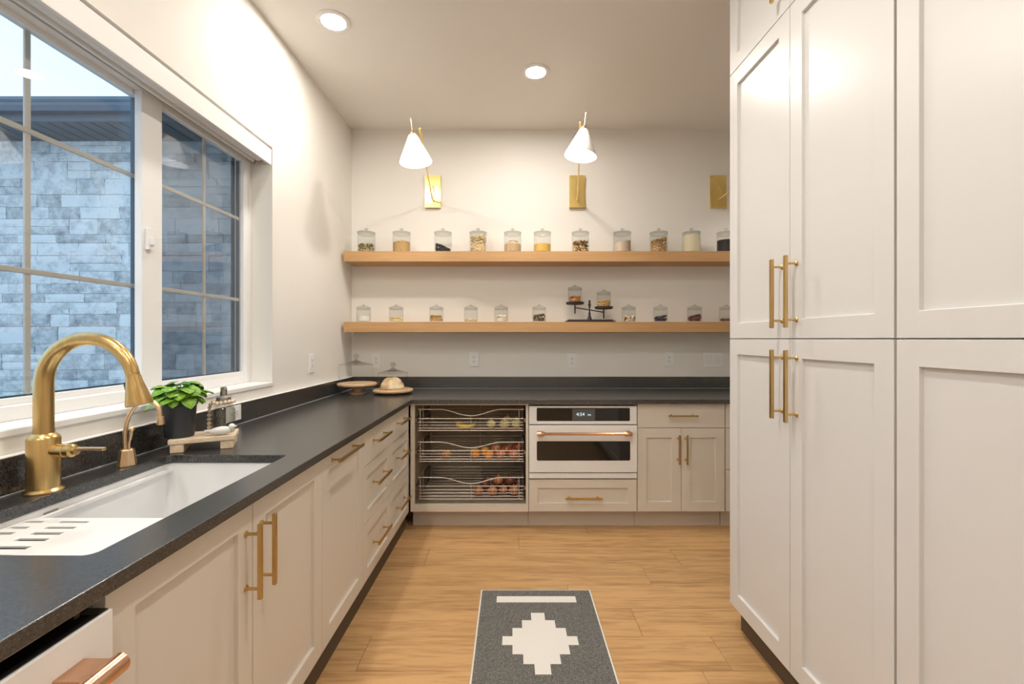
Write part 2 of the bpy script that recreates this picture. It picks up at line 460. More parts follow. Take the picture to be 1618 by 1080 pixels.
# ------------------------------------------------------------------ room shell
fl = struct(obj('floor', box(B(), -1.62, XR + 0.1, YN - 0.1, YB + 0.05, -0.08, -0.0125), 'toe_dark'), 'oak plank floor')
unit = bpy.data.meshes.new('plank')
_b = B(); box(_b, 0, 1, 0, 1, -0.012, 0); 
bmesh.ops.bevel(_b, geom=[e for e in _b.edges if all(v.co.z > -0.001 for v in e.verts)], offset=0.0016, segments=1, affect='EDGES')
_b.to_mesh(unit); _b.free(); unit.materials.append(MATS['floor_oak'])
PW = 0.208
rows = {}
r0 = 2.626
k = -25
forced = {0: -0.52, 1: 0.045, -1: 0.76, -2: 0.30}
while r0 + k * PW < YB:
    y0 = max(r0 + k * PW, YN); y1 = min(r0 + (k + 1) * PW, YB)
    if y1 > y0 + 0.02:
        off = forced.get(k, random.uniform(-0.7, 0.8))
        xs = [-1.45] + sorted([off + j * 1.52 for j in range(-2, 4) if -1.40 < off + j * 1.52 < XR - 0.05]) + [XR]
        for a, b in zip(xs, xs[1:]):
            p = bpy.data.objects.new('plank', unit); C.objects.link(p); p.parent = fl
            p.location = (a + 0.0006, y0 + 0.0006, 0); p.scale = (b - a - 0.0012, y1 - y0 - 0.0012, 1)
    k += 1

struct(obj('ceiling', box(B(), -1.65, XR + 0.15, YN - 0.1, YB + 0.15, ZC, ZC + 0.12), 'ceiling_paint'), 'smooth warm white ceiling')
struct(obj('wall_back', box(B(), -1.62, XR + 0.15, YB, YB + 0.15, -0.08, ZC), 'wall_paint'), 'warm white back wall behind the shelves')
struct(obj('wall_near', box(B(), -1.62, XR + 0.15, YN - 0.15, YN, -0.08, ZC), 'wall_paint'), 'warm white wall opposite the shelves')
bm = B(); box(bm, 1.70, XR + 0.15, YN, 2.03, -0.08, ZC); box(bm, XR, XR + 0.15, 2.03, YB, -0.08, ZC)
struct(obj('wall_right', bm, 'wall_paint'), 'warm white wall behind the pantry cabinets')
# left wall with window opening (u: along wall, lat: away from room)
WU0, WU1, WZ0, WZ1 = 0.80, 2.548, 1.088, 2.43
bm = B()
for (u0, u1, z0, z1) in ((YN, WU0, -0.08, ZC), (WU1, YB + 0.14, -0.08, ZC), (WU0, WU1, -0.08, WZ0 - 0.02), (WU0, WU1, WZ1, ZC)):
    box(bm, u0, u1, LW, LW + 0.20, z0, z1, ML)
struct(obj('wall_left', bm, 'wall_paint', None), 'warm white window wall on the left')
struct(obj('trim_1', box(B(), WU0 + 0.001, WU1 - 0.001, LW - 0.008, LW + 0.125, WZ0 - 0.0205, WZ0, ML), 'sill_white', None, bevel=0.003), 'white window sill board')

# ------------------------------------------------------------------ window
win = bpy.data.objects.new('window_1', None); C.objects.link(win)
win.location = L(WU0, LW, WZ0); win.rotation_euler = (0, 0, RL); struct(win, 'white sliding window with tan grilles above the sink')
W = WU1 - WU0; HH = WZ1 - WZ0
def wbox(u0, u1, l0, l1, z0, z1, bm=None):
    return box(bm or B(), u0 - WU0, u1 - WU0, l0 - LW, l1 - LW, z0 - WZ0, z1 - WZ0)
fb = B()
LF, LB = 1.511, 1.60
for a in ((WU0, WU0 + 0.055, WZ0, WZ1), (WU1 - 0.055, WU1, WZ0, WZ1), (WU0 + 0.055, WU1 - 0.055, WZ0, WZ0 + 0.045), (WU0 + 0.055, WU1 - 0.055, 2.345, WZ1)):
    wbox(a[0], a[1], LF, LB - 0.03, a[2], a[3], fb)
obj('frame', fb, 'white_vinyl', win, bevel=0.003)
ob = B()
for a in ((WU0, WU0 + 0.055, WZ0, WZ1), (WU1 - 0.056, WU1, WZ0, WZ1), (WU0 + 0.055, WU1 - 0.056, WZ0, WZ0 + 0.022), (WU0 + 0.055, WU1 - 0.056, 2.375, WZ1), (1.838, 1.862, WZ0 + .045, 2.375)):
    wbox(a[0], a[1], LB - 0.022, LB - 0.008, a[2], a[3], ob)
obj('outer_frame', ob, 'bronze_dark', win, bevel=0.002)

def sash(u0, u1, z0, z1, lat, sw, swl, gu, glass_l, name='sash'):
    """white sash ring u0..u1 with stiles; children pane, grille bars, spacer"""
    sb = B()
    for a in ((u0, u0 + swl, z0, z1), (u1 - sw, u1, z0, z1), (u0 + swl, u1 - sw, z0, z0 + 0.02), (u0 + swl, u1 - sw, z1 - 0.02, z1)):
        wbox(a[0], a[1], lat, lat + 0.03, a[2], a[3], sb)
    s = obj(name, sb, 'white_vinyl', win, bevel=0.002)
    obj('pane', wbox(u0 + swl - 0.005, u1 - sw + 0.005, glass_l, glass_l + 0.004, z0 + 0.018, z1 - 0.018), 'window_glass', s)
    sp = B()
    for a in ((u0 + swl - 0.004, u0 + swl + 0.003, z0 + 0.02, z1 - 0.02), (u1 - sw - 0.010, u1 - sw + 0.002, z0 + 0.02, z1 - 0.02), (u0 + swl, u1 - sw, z0 + 0.017, z0 + 0.025)):
        wbox(a[0], a[1], glass_l + 0.008, glass_l + 0.022, a[2], a[3], sp)
    obj('spacer', sp, 'bronze_dark', s)
    g = glass_l + 0.006
    obj('grille_bar', wbox(gu - 0.009, gu + 0.009, g + 0.002, g + 0.010, z0 + 0.02, z1 - 0.02), 'grille_tan', s, bevel=0.002)
    for zg in (1.552, 2.003):
        obj('grille_bar', wbox(u0 + swl, u1 - sw, g, g + 0.008, zg - 0.009, zg + 0.009), 'grille_tan', s, bevel=0.002)
    return s
s1 = sash(1.80, 2.493, WZ0 + 0.045, 2.345, 1.512, 0.012, 0.105, 2.205, 1.530)
s2 = sash(0.856, 1.845, WZ0 + 0.045, 2.345, 1.545, 0.012, 0.07, 1.425, 1.556)
lb = B(); wbox(1.815, 1.845, 1.497, 1.512, 1.70, 1.79, lb); wbox(1.822, 1.838, 1.485, 1.50, 1.72, 1.75, lb)
obj('latch', lb, 'white_vinyl', s1, bevel=0.003)
obj('insect_screen', wbox(1.87, 2.485, 1.574, 1.5755, WZ0 + 0.05, 2.345), 'insect_screen', win)

# roller blind in the head of the opening
bl = thing('roller_blind', 'white roller blind cassette rolled up at the top of the window', 'blind', L(WU0 + 0.02, LW, 2.322), RL)
bw = WU1 - WU0 - 0.035
obj('fascia', box(B(), 0, bw, -0.004, 0.012, 0, 0.090), 'shade_fabric', bl, bevel=0.002)
obj('top_plate', box(B(), 0, bw, 0.012, 0.10, 0.088, 0.096), 'shade_fabric', bl)
tb = B(); tube(tb, [(0.012, 0.062, 0.052), (bw - 0.012, 0.062, 0.052)], 0.032, 20)
obj('fabric_roll', tb, 'shade_fabric', bl, smooth=60)
obj('hem_bar', box(B(), 0.012, bw - 0.012, 0.086, 0.098, 0.014, 0.04), 'matte_white', bl, bevel=0.002)
for x in (0.0, bw - 0.006):
    obj('end_bracket', box(B(), x, x + 0.006, 0.012, 0.10, 0.004, 0.09), 'chrome', bl)

# ------------------------------------------------------------------ outside: a wing of the house with stone cladding
YS = 5.68
ws = struct(obj('wall_outside', box(B(), -10.0, -1.62, YS + 0.045, YS + 0.35, -0.6, 4.4), 'mortar'), 'pale grey ledgestone wall outside the window')
sm = []
for j in range(6):
    b_ = B(); nx, nz = 5, 3
    vv = {}
    for ix in range(nx + 1):
        for iz in range(nz + 1):
            edge = ix in (0, nx) or iz in (0, nz)
            x = ix / nx; z = iz / nz
            jx = random.uniform(-.012, .012); jz = random.uniform(-.03, .03)
            y = 0.0 if edge else -random.uniform(.8, 1.0)
            if edge: y = -random.uniform(0.5, .75)
            vv[ix, iz] = b_.verts.new((x + jx, y, z + jz))
    for ix in range(nx):
        for iz in range(nz):
            b_.faces.new((vv[ix, iz], vv[ix + 1, iz], vv[ix + 1, iz + 1], vv[ix, iz + 1]))
    bd = [e for e in b_.edges if len(e.link_faces) == 1]
    ret = bmesh.ops.extrude_edge_only(b_, edges=bd)
    for v in ret['geom']:
        if isinstance(v, bmesh.types.BMVert): v.co.y = 1.0
    bmesh.ops.recalc_face_normals(b_, faces=b_.faces[:])
    me = bpy.data.meshes.new('stone'); b_.to_mesh(me); b_.free(); me.materials.append(MATS['stone']); sm.append(me)
z = 0.10; ns = 0
while z < 3.90:
    h = random.choice((0.11, 0.13, 0.16, 0.20, 0.22, 0.15))
    h = min(h, 3.99 - z)
    x = -7.2 - random.uniform(0, .4)
    while x < -2.5:
        w = random.uniform(0.22, 0.75)
        split = h > 0.19 and random.random() < 0.35
        for (zz, hh) in (((z, h * 0.5), (z + h * 0.5, h * 0.5)) if split else ((z, h),)):
            if ns < 298:
                s = bpy.data.objects.new('stone', random.choice(sm)); C.objects.link(s); s.parent = ws
                s.location = (x + 0.004, YS + 0.05, zz + 0.004); s.scale = (w - 0.007, random.uniform(0.020, 0.036), hh - 0.007); ns += 1
        x += w
    z += h
# eave: soffit boards, fascia, gutter
SZ = 3.86; YG = 5.20
ev = thing('roof_eave', 'dark blue roof eave with gutter and grooved soffit above the stone wall', 'eave', (-5.0, YS, SZ))
def eb(x0, x1, y0, y1, z0, z1, bm=None): return box(bm or B(), x0 + 5.0, x1 + 5.0, y0 - YS, y1 - YS, z0 - SZ, z1 - SZ)
x = -8.6
sbm = B(); box(sbm, 0, 0.150, YG + 0.005 - YS, 0.048, 0.0, 0.02)
sme = None
while x < -2.0:
    if sme is None:
        so = obj('soffit_board', sbm, 'soffit_dark', ev); sme = so.data
    else: so = obj('soffit_board', sme, None, ev)
    so.location = (x + 5.0, 0, 0)
    x += 0.168
obj('soffit_backing', eb(-8.7, -1.9, YG, YS + 0.05, SZ + 0.03, SZ + 0.05), 'slot_dark', ev)
obj('fascia_board', eb(-8.7, -1.9, YG - 0.025, YG, SZ - 0.005, SZ + 0.16), 'soffit_dark', ev, bevel=0.004)
gb = B()
prof = [(0, 0.0), (-0.07, 0.0), (-0.10, 0.05), (-0.105, 0.075), (-0.125, 0.10), (-0.125, 0.135), (-0.118, 0.135), (-0.118, 0.128), (0, 0.128)]
va = [gb.verts.new((-8.7 + 5, YG - 0.025 - YS + p[0], 0.085 + p[1])) for p in prof]
vb = [gb.verts.new((-1.9 + 5, YG - 0.025 - YS + p[0], 0.085 + p[1])) for p in prof]
for i in range(len(prof)):
    j = (i + 1) % len(prof); gb.faces.new((va[i], va[j], vb[j], vb[i]))
gb.faces.new(va); gb.faces.new(list(reversed(vb)))
obj('gutter', gb, 'gutter_blue', ev)
struct(obj('ground_outside', box(B(), -14, -1.61, -8, YS + 0.4, -0.7, -0.55), 'ground_grey'), 'grey ground outside the window')

# ------------------------------------------------------------------ cabinet kit (front faces local -y, x to the right, z up)
def door_bm(w, h, stile=0.064, rail=0.068, th=0.020, rec=0.012):
    """shaker leaf: one mesh, lower left front corner at origin"""
    b = B()
    def ring(x0, x1, z0, z1, y): return [b.verts.new(p) for p in ((x0, y, z0), (x1, y, z0), (x1, y, z1), (x0, y, z1))]
    o0 = ring(0, w, 0, h, 0); i0 = ring(stile, w - stile, rail, h - rail, 0); i1 = ring(stile + 0.001, w - stile - 0.001, rail + 0.001, h - rail - 0.001, rec)
    bk = ring(0, w, 0, h, th)
    for a, c in ((o0, i0), (i0, i1), (bk, o0)):
        for k_ in range(4):
            j = (k_ + 1) % 4; b.faces.new((a[k_], a[j], c[j], c[k_]))
    b.faces.new(i1); b.faces.new(list(reversed(bk)))
    return b

def slab_bm(w, h, th=0.020): return box(B(), 0, w, 0, th, 0, h)

def handle(parent, x, z, length, vertical, mat='brass', off=0.034, t=0.0055):
    """bar pull standing off its leaf; x,z = middle of the bar in the leaf's local frame"""
    b = B(); h = length / 2; p = h - 0.028
    if vertical: box(b, -t, t, -off - 2 * t, -off, -h, h)
    else: box(b, -h, h, -off - 2 * t, -off, -t, t)
    hd = obj('handle', b, mat, parent, bevel=0.0012); hd.location = (x, 0, z)
    for s in (-1, 1):
        pb = B(); m = (T(0, 0, s * p) if vertical else T(s * p, 0, 0)) @ RX(PI / 2)
        lathe(pb, [(0, 0), (0.009, 0), (0.009, 0.003), (0.0045, 0.006), (0.0045, off + 0.001), (0, off + 0.001)], 12, m)
        obj('handle_post', pb, mat, hd, smooth=40)
    return hd

def leaf(parent, name, x0, x1, z0, z1, style='shaker', y=0.0, mat='cabinet_paint', gap=0.0016, stile=0.064, rail=0.068):
    w = x1 - x0 - 2 * gap; h = z1 - z0 - 2 * gap
    o = obj(name, door_bm(w, h, stile, rail) if style == 'shaker' else slab_bm(w, h), mat, parent, bevel=0.0012)
    o.location = (x0 + gap, y, z0 + gap)
    return o

def carcass(parent, w, d, z0, z1, mat='cabinet_paint', toe=True, toe_mat='toe_paint', toe_in=0.08):
    obj('body', box(B(), 0.0006, w - 0.0006, 0.021, d, z0, z1), mat, parent)
    if toe: obj('toe_kick', box(B(), 0.0006, w - 0.0006, toe_in, d, 0, z0 - 0.0005), toe_mat, parent)

ZB, ZT = 0.127, 0.884
LFACE = 0.739
DEP = LW - LFACE - 0.006
def left_unit(name, label, u0): return thing(name, label, 'cabinet', L(u0, LFACE, 0), RL)

# sink base (low body so that the basin hangs free inside it)
cb = left_unit('sink_base_cabinet', 'cream two-door base cabinet under the sink, next to the dishwasher', 0.800)
w = 0.909
bb = B()
box(bb, 0.0006, w - .0006, 0.021, 0.035, ZB, ZT); box(bb, 0.0006, 0.016, 0.035, DEP, ZB, ZT); box(bb, w - 0.016, w - .0006, 0.035, DEP, ZB, ZT)
box(bb, 0.016, w - .016, 0.035, DEP, ZB, ZB + 0.016); box(bb, 0.016, w - .016, DEP - 0.012, DEP, ZB + .016, ZT)
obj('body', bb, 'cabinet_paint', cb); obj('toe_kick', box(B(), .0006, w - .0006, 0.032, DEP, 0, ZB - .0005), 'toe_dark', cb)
d = leaf(cb, 'door', 0, w / 2, ZB, ZT); handle(d, w / 2 - 0.034, 0.722 - ZB, 0.206, True)
d = leaf(cb, 'door', w / 2, w, ZB, ZT); handle(d, 0.040, 0.722 - ZB, 0.206, True)
# pull-out
cb = left_unit('pull_out_cabinet', 'cream pull-out base cabinet with one tall panel and a horizontal brass pull', 1.709)
w = 0.471
carcass(cb, w, DEP, ZB, ZT, toe_mat='toe_dark', toe_in=0.032)
d = leaf(cb, 'door', 0, w, ZB, ZT); handle(d, w / 2 - 0.03, 0.845 - ZB, 0.29, False)
# drawer stacks
for u0, u1, lab in ((2.180, 2.645, 'cream three-drawer base cabinet between the pull-out and the corner drawers'), (2.645, 3.108, 'cream three-drawer base cabinet in the corner beside the wire baskets')):
    cb = left_unit('drawer_cabinet', lab, u0); w = u1 - u0
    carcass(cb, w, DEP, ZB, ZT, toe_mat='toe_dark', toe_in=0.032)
    for (z0, z1, st, hz) in ((0.703, ZT, 'slab', 0.805), (0.417, 0.703, 'shaker', 0.588), (ZB, 0.417, 'shaker', 0.275)):
        d = leaf(cb, 'drawer_front', 0, w, z0, z1, st, stile=0.055, rail=0.055); handle(d, w / 2, hz - z0, 0.24, False)
# dishwasher
dw = thing('dishwasher', 'white dishwasher with a copper handle and black top control strip', 'dishwasher', L(0.190, 0.712, 0), RL)
obj('tub', box(B(), 0.003, 0.597, 0.060, 0.60, 0.02, 0.858), 'steel_dark', dw)
obj('toe_kick', box(B(), 0.003, 0.597, 0.100, 0.60, 0, 0.02), 'toe_dark', dw)
dd = obj('door', box(B(), 0.0, 0.597, 0, 0.054, 0.11, 0.858), 'appliance_white', dw, bevel=0.002)
cs = obj('control_strip', box(B(), 0.004, 0.593, 0.005, 0.052, 0.8585, 0.8605), 'black_glass', dw)
obj('status_mark', box(B(), 0.30, 0.36, 0.013, 0.0145, 0.8606, 0.861), 'display_white', cs)
hb = B(); tube(hb, [(0.03, -0.050, 0.792), (0.556, -0.050, 0.792)], 0.0165, 20)
hd = obj('handle', hb, 'copper', dw, smooth=50)
for x in (0.045, 0.522):
    obj('handle_mount', box(B(), x - 0.03, x + 0.022, -0.052, 0.001, 0.778, 0.808), 'copper_brushed', hd, bevel=0.002)
obj('mounting_clip', box(B(), 0.584, 0.592, 0.055, 0.058, 0.861, 0.875), 'display_white', dw)
ep = thing('end_panel', 'cream end panel closing the counter run beside the dishwasher', 'panel', L(0.165, LFACE, 0), RL)
obj('board', box(B(), 0, 0.02, 0, DEP, 0, 0.884), 'cabinet_paint', ep, bevel=0.001)

# ------------------------------------------------------------------ back run
YF = 3.12; S = 226.0
def xb(px): return (px - 809) / S
DB = YB - YF - 0.006
# corner filler between left drawers and basket cabinet
# wire basket cabinet
x0 = xb(648.5); x1 = xb(835); w = x1 - x0
wc = thing('basket_cabinet', 'open cream cabinet with three pull-out wire baskets', 'cabinet', (x0, YF, 0))
a, b_ = xb(655) - x0, xb(831) - x0
ff = B()
box(ff, 0.0006, a, 0, 0.022, ZB, ZT); box(ff, b_, w - .0006, 0, 0.022, ZB, ZT); box(ff, a, b_, 0, 0.022, ZB, 0.176); box(ff, a, b_, 0, 0.022, 0.872, ZT)
obj('face_frame', ff, 'cabinet_paint', wc)
cb = B()
box(cb, 0.0006, a - 0.002, 0.022, DB, ZB, ZT); box(cb, b_ + 0.002, w - .0006, 0.022, DB, ZB, ZT); box(cb, a - .002, b_ + .002, 0.022, DB, 0.150, 0.176)
box(cb, a - .002, b_ + .002, 0.022, DB, 0.872, ZT)
obj('body', cb, 'cab_inside_shaded', wc)
mid = a + (b_ - a) * 0.53
for p0, p1 in ((a - 0.002, mid - 0.002), (mid + 0.002, b_ + 0.002)):
    obj('back_panel', box(B(), p0, p1, DB - 0.016, DB - 0.006, 0.176, 0.872), 'cab_inside_shaded', wc)
obj('toe_kick', box(B(), 0.0006, w - .0006, 0.08, DB, 0, ZB - .0005), 'toe_paint', wc)
BX0, BX1 = a + 0.022, b_ - 0.018
BY0, BY1 = 0.030, 0.50
BASKETS = []
for (zt, zd, zr, zb) in ((0.838, 0.792, 0.772, 0.688), (0.606, 0.566, 0.546, 0.470), (0.357, 0.314, 0.296, 0.205)):
    b = B()
    zs = [zr, zr - (zr - zb) * 0.30, zr - (zr - zb) * 0.55, zr - (zr - zb) * 0.80, zb]
    for z_ in zs:     # wires round the four sides
        rr_ = 0.0032 if z_ in (zr, zb) else 0.002
        tube(b, [(BX0, BY0, z_), (BX1, BY0, z_), (BX1, BY1, z_), (BX0, BY1, z_)], rr_, 6, closed=True)
    for i in range(8):   # floor wires
        yy = BY0 + (BY1 - BY0) * i / 7
        tube(b, [(BX0, yy, zb), (BX1, yy, zb)], 0.002, 5)
    for i in range(3):
        xx = BX0 + (BX1 - BX0) * i / 2
        tube(b, [(xx, BY0, zb - 0.003), (xx, BY1, zb - 0.003)], 0.002, 5)
    for xx in (BX0 + 0.012, BX1 - 0.03):
        tube(b, [(xx, BY0, zb), (xx, BY0, zt)], 0.003, 6)
    tube(b, [((BX0 + BX1) / 2, BY0, zb), ((BX0 + BX1) / 2, BY0, zd)], 0.0028, 6)
    for yy in (BY0 + 0.16, BY1):
        for xx in (BX0, BX1): tube(b, [(xx, yy, zb), (xx, yy, zt)], 0.003, 6)
    for xx in (BX0, BX1):
        tube(b, [(xx, BY0, zt), (xx, BY1, zt)], 0.003, 6)
    bk = obj('wire_basket', b, 'wire_nickel', wc, smooth=50)
    pts = []
    for i in range(41):
        t = i / 40; dip = 0.5 * (1 + math.cos(PI * max(-1, min(1, (t - 0.5) / 0.30)))) 
        pts.append((BX0 - 0.004 + (BX1 - BX0 + 0.008) * t, BY0, zt - (zt - zd) * dip))
    f = B(); tube(f, pts, 0.0042, 8); obj('wavy_front_rail', f, 'wire_nickel', bk, smooth=50)
    for xx in (a + 0.0005, b_ - 0.0125):
        obj('slide', box(B(), xx, xx + 0.012, 0.025, 0.52, zr - 0.024, zr + 0.002), 'steel_dark', bk)
    BASKETS.append(zb)

# oven and its cabinet
x0, x1 = xb(835.2), xb(1007); w = x1 - x0
oc = thing('oven_cabinet', 'cream base cabinet with a wide drawer below the white oven', 'cabinet', (x0, YF, 0))
cb = B()
box(cb, 0.0006, 0.010, 0.021, DB, ZB, ZT); box(cb, w - 0.010, w - .0006, 0.021, DB, ZB, ZT); box(cb, 0.010, w - .010, 0.021, DB, ZB, 0.355); box(cb, 0.010, w - .010, DB - 0.01, DB, 0.355, ZT); box(cb, 0.010, w - .010, 0.021, 0.05, 0.872, ZT)
obj('body', cb, 'cabinet_paint', oc); obj('toe_kick', box(B(), .0006, w - .0006, 0.08, DB, 0, ZB - .0005), 'toe_paint', oc)
d = leaf(oc, 'drawer_front', 0.001, w - 0.001, ZB, 0.352, rail=0.058); handle(d, w / 2, 0.229 - ZB, 0.256, False, t=0.007)
ov = thing('wall_oven', 'white built-in oven with copper handle, dark window and digital clock', 'oven', (x0 + 0.004, YF, 0.356))
w = w - 0.008
def zo(py): return H - (py - 535) / S - 0.356
obj('chassis', box(B(), 0.012, w - 0.012, 0.02, 0.55, 0.001, 0.505), 'steel_dark', ov)
cp = obj('control_panel', box(B(), 0, w, -0.004, 0.019, zo(669.6), zo(641)), 'appliance_white', ov, bevel=0.002)
def rpanel(x0, x1, z0, z1, y0, y1, r, mat, parent, name):
    b = B(); prism(b, rrect(x0, x1, z0, z1, r, 4), -y1, -y0, M=RX(PI / 2)); return obj(name, b, mat, parent)
sx = x0 + 0.004
def xo(px): return xb(px) - sx
dp = rpanel(xo(848), xo(995), zo(664.6), zo(644), -0.0050, -0.0036, 0.006, 'black_glass', cp, 'display_glass')
rpanel(xo(904), xo(940), zo(663.5), zo(645.5), -0.0056, -0.0049, 0.001, 'screen_grey', dp, 'screen')
def text_mesh(body, size):
    cu = bpy.data.curves.new('t', 'FONT'); cu.body = body; cu.size = size; cu.align_x = 'CENTER'; cu.extrude = 0.0002
    o = bpy.data.objects.new('t', cu); C.objects.link(o)
    me = bpy.data.meshes.new_from_object(o.evaluated_get(bpy.context.evaluated_depsgraph_get()))
    bpy.data.objects.remove(o); return me
tm = text_mesh('4:54', 0.034); tm.materials.append(MATS['digit_glow'])
to = obj('clock_digits', tm, None, dp); to.location = (xo(917), -0.0060, zo(656.5)); to.rotation_euler = (PI / 2, 0, 0)
tm2 = text_mesh('PM', 0.018); tm2.materials.append(MATS['digit_glow'])
to2 = obj('clock_suffix', tm2, None, dp); to2.location = (xo(931), -0.0060, zo(656.5)); to2.rotation_euler = (PI / 2, 0, 0)
od = obj('oven_door', box(B(), 0, w, -0.012, 0.019, zo(745.2), zo(671.4)), 'appliance_white', ov, bevel=0.002)
rpanel(xo(848), xo(995), zo(726.5), zo(696), -0.0135, -0.0115, 0.010, 'black_glass', od, 'oven_window')
hb = B(); zz = zo(682.5); xa, xc = xo(848), xo(995)
lathe(hb, [(0, 0), (0.0155, 0), (0.0165, 0.002), (0.0165, 0.045), (0.0095, 0.056), (0.0095, xc - xa - 0.056), (0.0165, xc - xa - 0.045), (0.0165, xc - xa - 0.002), (0.0155, xc - xa), (0, xc - xa)], 20, T(xa, -0.058, zz) @ RY(PI / 2))
hd = obj('handle', hb, 'copper', od, smooth=40)
for x in (xa + 0.003, xc - 0.033):
    obj('handle_mount', box(B(), x, x + 0.03, -0.056, -0.011, zz - 0.010, zz + 0.013), 'copper_brushed', hd, bevel=0.002)
obj('lower_trim', box(B(), 0, w, -0.006, 0.019, zo(754.8), zo(747)), 'appliance_white', ov, bevel=0.0015)

# two-door cabinet with one drawer
x0, x1 = xb(1007.2), xb(1145.6); w = x1 - x0
cb = thing('base_cabinet', 'cream base cabinet with two narrow doors and one drawer, right of the oven', 'cabinet', (x0, YF, 0))
carcass(cb, w, DB, ZB, ZT)
d = leaf(cb, 'drawer_front', 0, w, 0.713, ZT, 'slab'); handle(d, w / 2, 0.800 - 0.713, 0.205, False)
d = leaf(cb, 'door', 0, w / 2, ZB, 0.713); handle(d, w / 2 - 0.027, 0.565 - ZB, 0.204, True)
d = leaf(cb, 'door', w / 2, w, ZB, 0.713); handle(d, 0.027, 0.565 - ZB, 0.204, True)
x0, x1 = x1 + 0.004, XR - 0.003; w = x1 - x0
cb = thing('corner_drawer_cabinet', 'sliver of cream drawer cabinet seen beside the pantry edge', 'cabinet', (x0, YF, 0))
carcass(cb, w, DB, ZB, ZT)
for z0, z1, st in ((0.713, ZT, 'slab'), (0.42, 0.713, 'shaker'), (ZB, 0.42, 'shaker')):
    d = leaf(cb, 'drawer_front', 0, w, z0, z1, st); handle(d, w / 2, (z1 - z0) / 2, 0.25, False)

# ------------------------------------------------------------------ pantry wall of tall cabinets
PZ = (ZB, H, 2.537, ZC - 0.02)
for (ya, yb, lab) in ((2.049, 1.177, 'tall white pantry cabinet with brass pulls, at the end near the shelves'), (1.172, 0.30, 'tall white pantry cabinet nearest the camera at the right edge')):
    pc = thing('pantry_cabinet', lab, 'cabinet', Rp(ya, 0, 0), RR)
    w = ya - yb
    obj('body', box(B(), 0.0006, w - .0006, 0.021, 0.655, ZB, ZC - 0.02), 'pantry_paint_daylit', pc)
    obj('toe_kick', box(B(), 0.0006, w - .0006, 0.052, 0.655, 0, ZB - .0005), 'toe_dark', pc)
    for i in range(3):
        for s in (0, 1):
            d = leaf(pc, 'door', s * w / 2, (s + 1) * w / 2, PZ[i], PZ[i + 1], mat='pantry_paint_daylit', gap=0.0017)
            hx = w / 2 - 0.045 if s == 0 else 0.038
            if i == 0: handle(d, hx, 1.166 - ZB, 0.255, True, t=0.006)
            if i == 1: handle(d, hx, 1.500 - H, 0.255, True, t=0.006)
            if i == 2: handle(d, hx, 0.17, 0.255, True, t=0.006)

# ------------------------------------------------------------------ countertop (one L-shaped slab, sink cut out) and splashes
CT0, CT1 = 0.885, 0.915
CF = 0.714; CBK = LW - 0.001
SU0, SU1, SL0, SL1 = 0.863, 1.609, 0.822, 1.252     # sink opening
YCF = 3.084
bm = B()
def Lxy(u, lat): p = L(u, lat, 0); return (p.x, p.y)
hole = [Lxy(u, l) for (u, l) in rrect(SU0, SU1, SL0, SL1, 0.022, 5)]
xc_ = -CF + DL * YCF
outer = [Lxy(0.162, CBK), Lxy(0.162, CF), (xc_, YCF), (XR - 0.001, YCF), (XR - 0.001, YB - 0.001), (-CBK + DL * YB, YB - 0.001)]
prism(bm, outer, CT0, CT1, [hole])
ct = obj('countertop', bm, 'granite', None, bevel=0.0025)
tag(ct, 'black speckled stone countertop running under the window and along the back', 'countertop')
bs = obj('backsplash', box(B(), 0.162, YB - 0.032, LW - 0.030, LW - 0.001, 0.0, 0.10, T(0, 0, 0)), 'granite', None, bevel=0.0015)
bs.location = (0, 0, 0.9155); bs.rotation_euler = (0, 0, RL)
tag(bs, 'low black stone upstand below the window sill', 'backsplash')
cb_ = B(); box(cb_, 0.162, YB - 0.034, LW - 0.029, LW - 0.002, 0.1002, 0.1035); obj('caulk_line', cb_, 'sill_white', bs, bevel=0.001)
cb_ = B(); box(cb_, 0.162, YB - 0.034, LW - 0.0325, LW - 0.0302, 0.0, 0.0025); obj('caulk_line', cb_, 'stucco_out', bs)
bs = obj('backsplash', box(B(), -CBK + DL * YB + 0.002, XR - 0.001, YB - 0.020, YB - 0.001, 0, 0.098), 'granite', None, bevel=0.0015)
bs.location = (0, 0, 0.9155)
tag(bs, 'low black stone upstand along the back wall below the outlets', 'backsplash')
cb_ = B(); box(cb_, -CBK + DL * YB + 0.034, XR - 0.002, YB - 0.0225, YB - 0.0203, 0.0, 0.0022); obj('caulk_line', cb_, 'stucco_out', bs)

# sink
sk = thing('kitchen_sink', 'white undermount sink set in the black countertop', 'sink', L(SU0, SL0, 0.675), RL)
b = B(); n = 5
def loop(d_, z_, r): return [b.verts.new((p[0], p[1], z_)) for p in rrect(-d_, SU1 - SU0 + d_, -d_, SL1 - SL0 + d_, r, n)]
loops = [loop(0.022, 0.2095, 0.03), loop(0.004, 0.2095, 0.022), loop(0.0, 0.02, 0.03), loop(-0.02, 0.0, 0.03), loop(-0.021, -0.008, 0.03), loop(0.010, 0.004, 0.03), loop(0.014, 0.195, 0.03), loop(0.022, 0.195, 0.03)]
for A_, B_ in zip(loops, loops[1:] + loops[:1]):
    if A_ is loops[3] or A_ is loops[4]: continue
    m_ = len(A_)
    for i in range(m_): b.faces.new((A_[i], A_[(i + 1) % m_], B_[(i + 1) % m_], B_[i]))
b.faces.new(loops[3]); b.faces.new(loops[4])
m_ = len(loops[4])
for i in range(m_): b.faces.new((loops[4][i], loops[4][(i + 1) % m_], loops[5][(i + 1) % m_], loops[5][i]))
obj('basin', b, 'porcelain', sk, smooth=40, recalc=True)
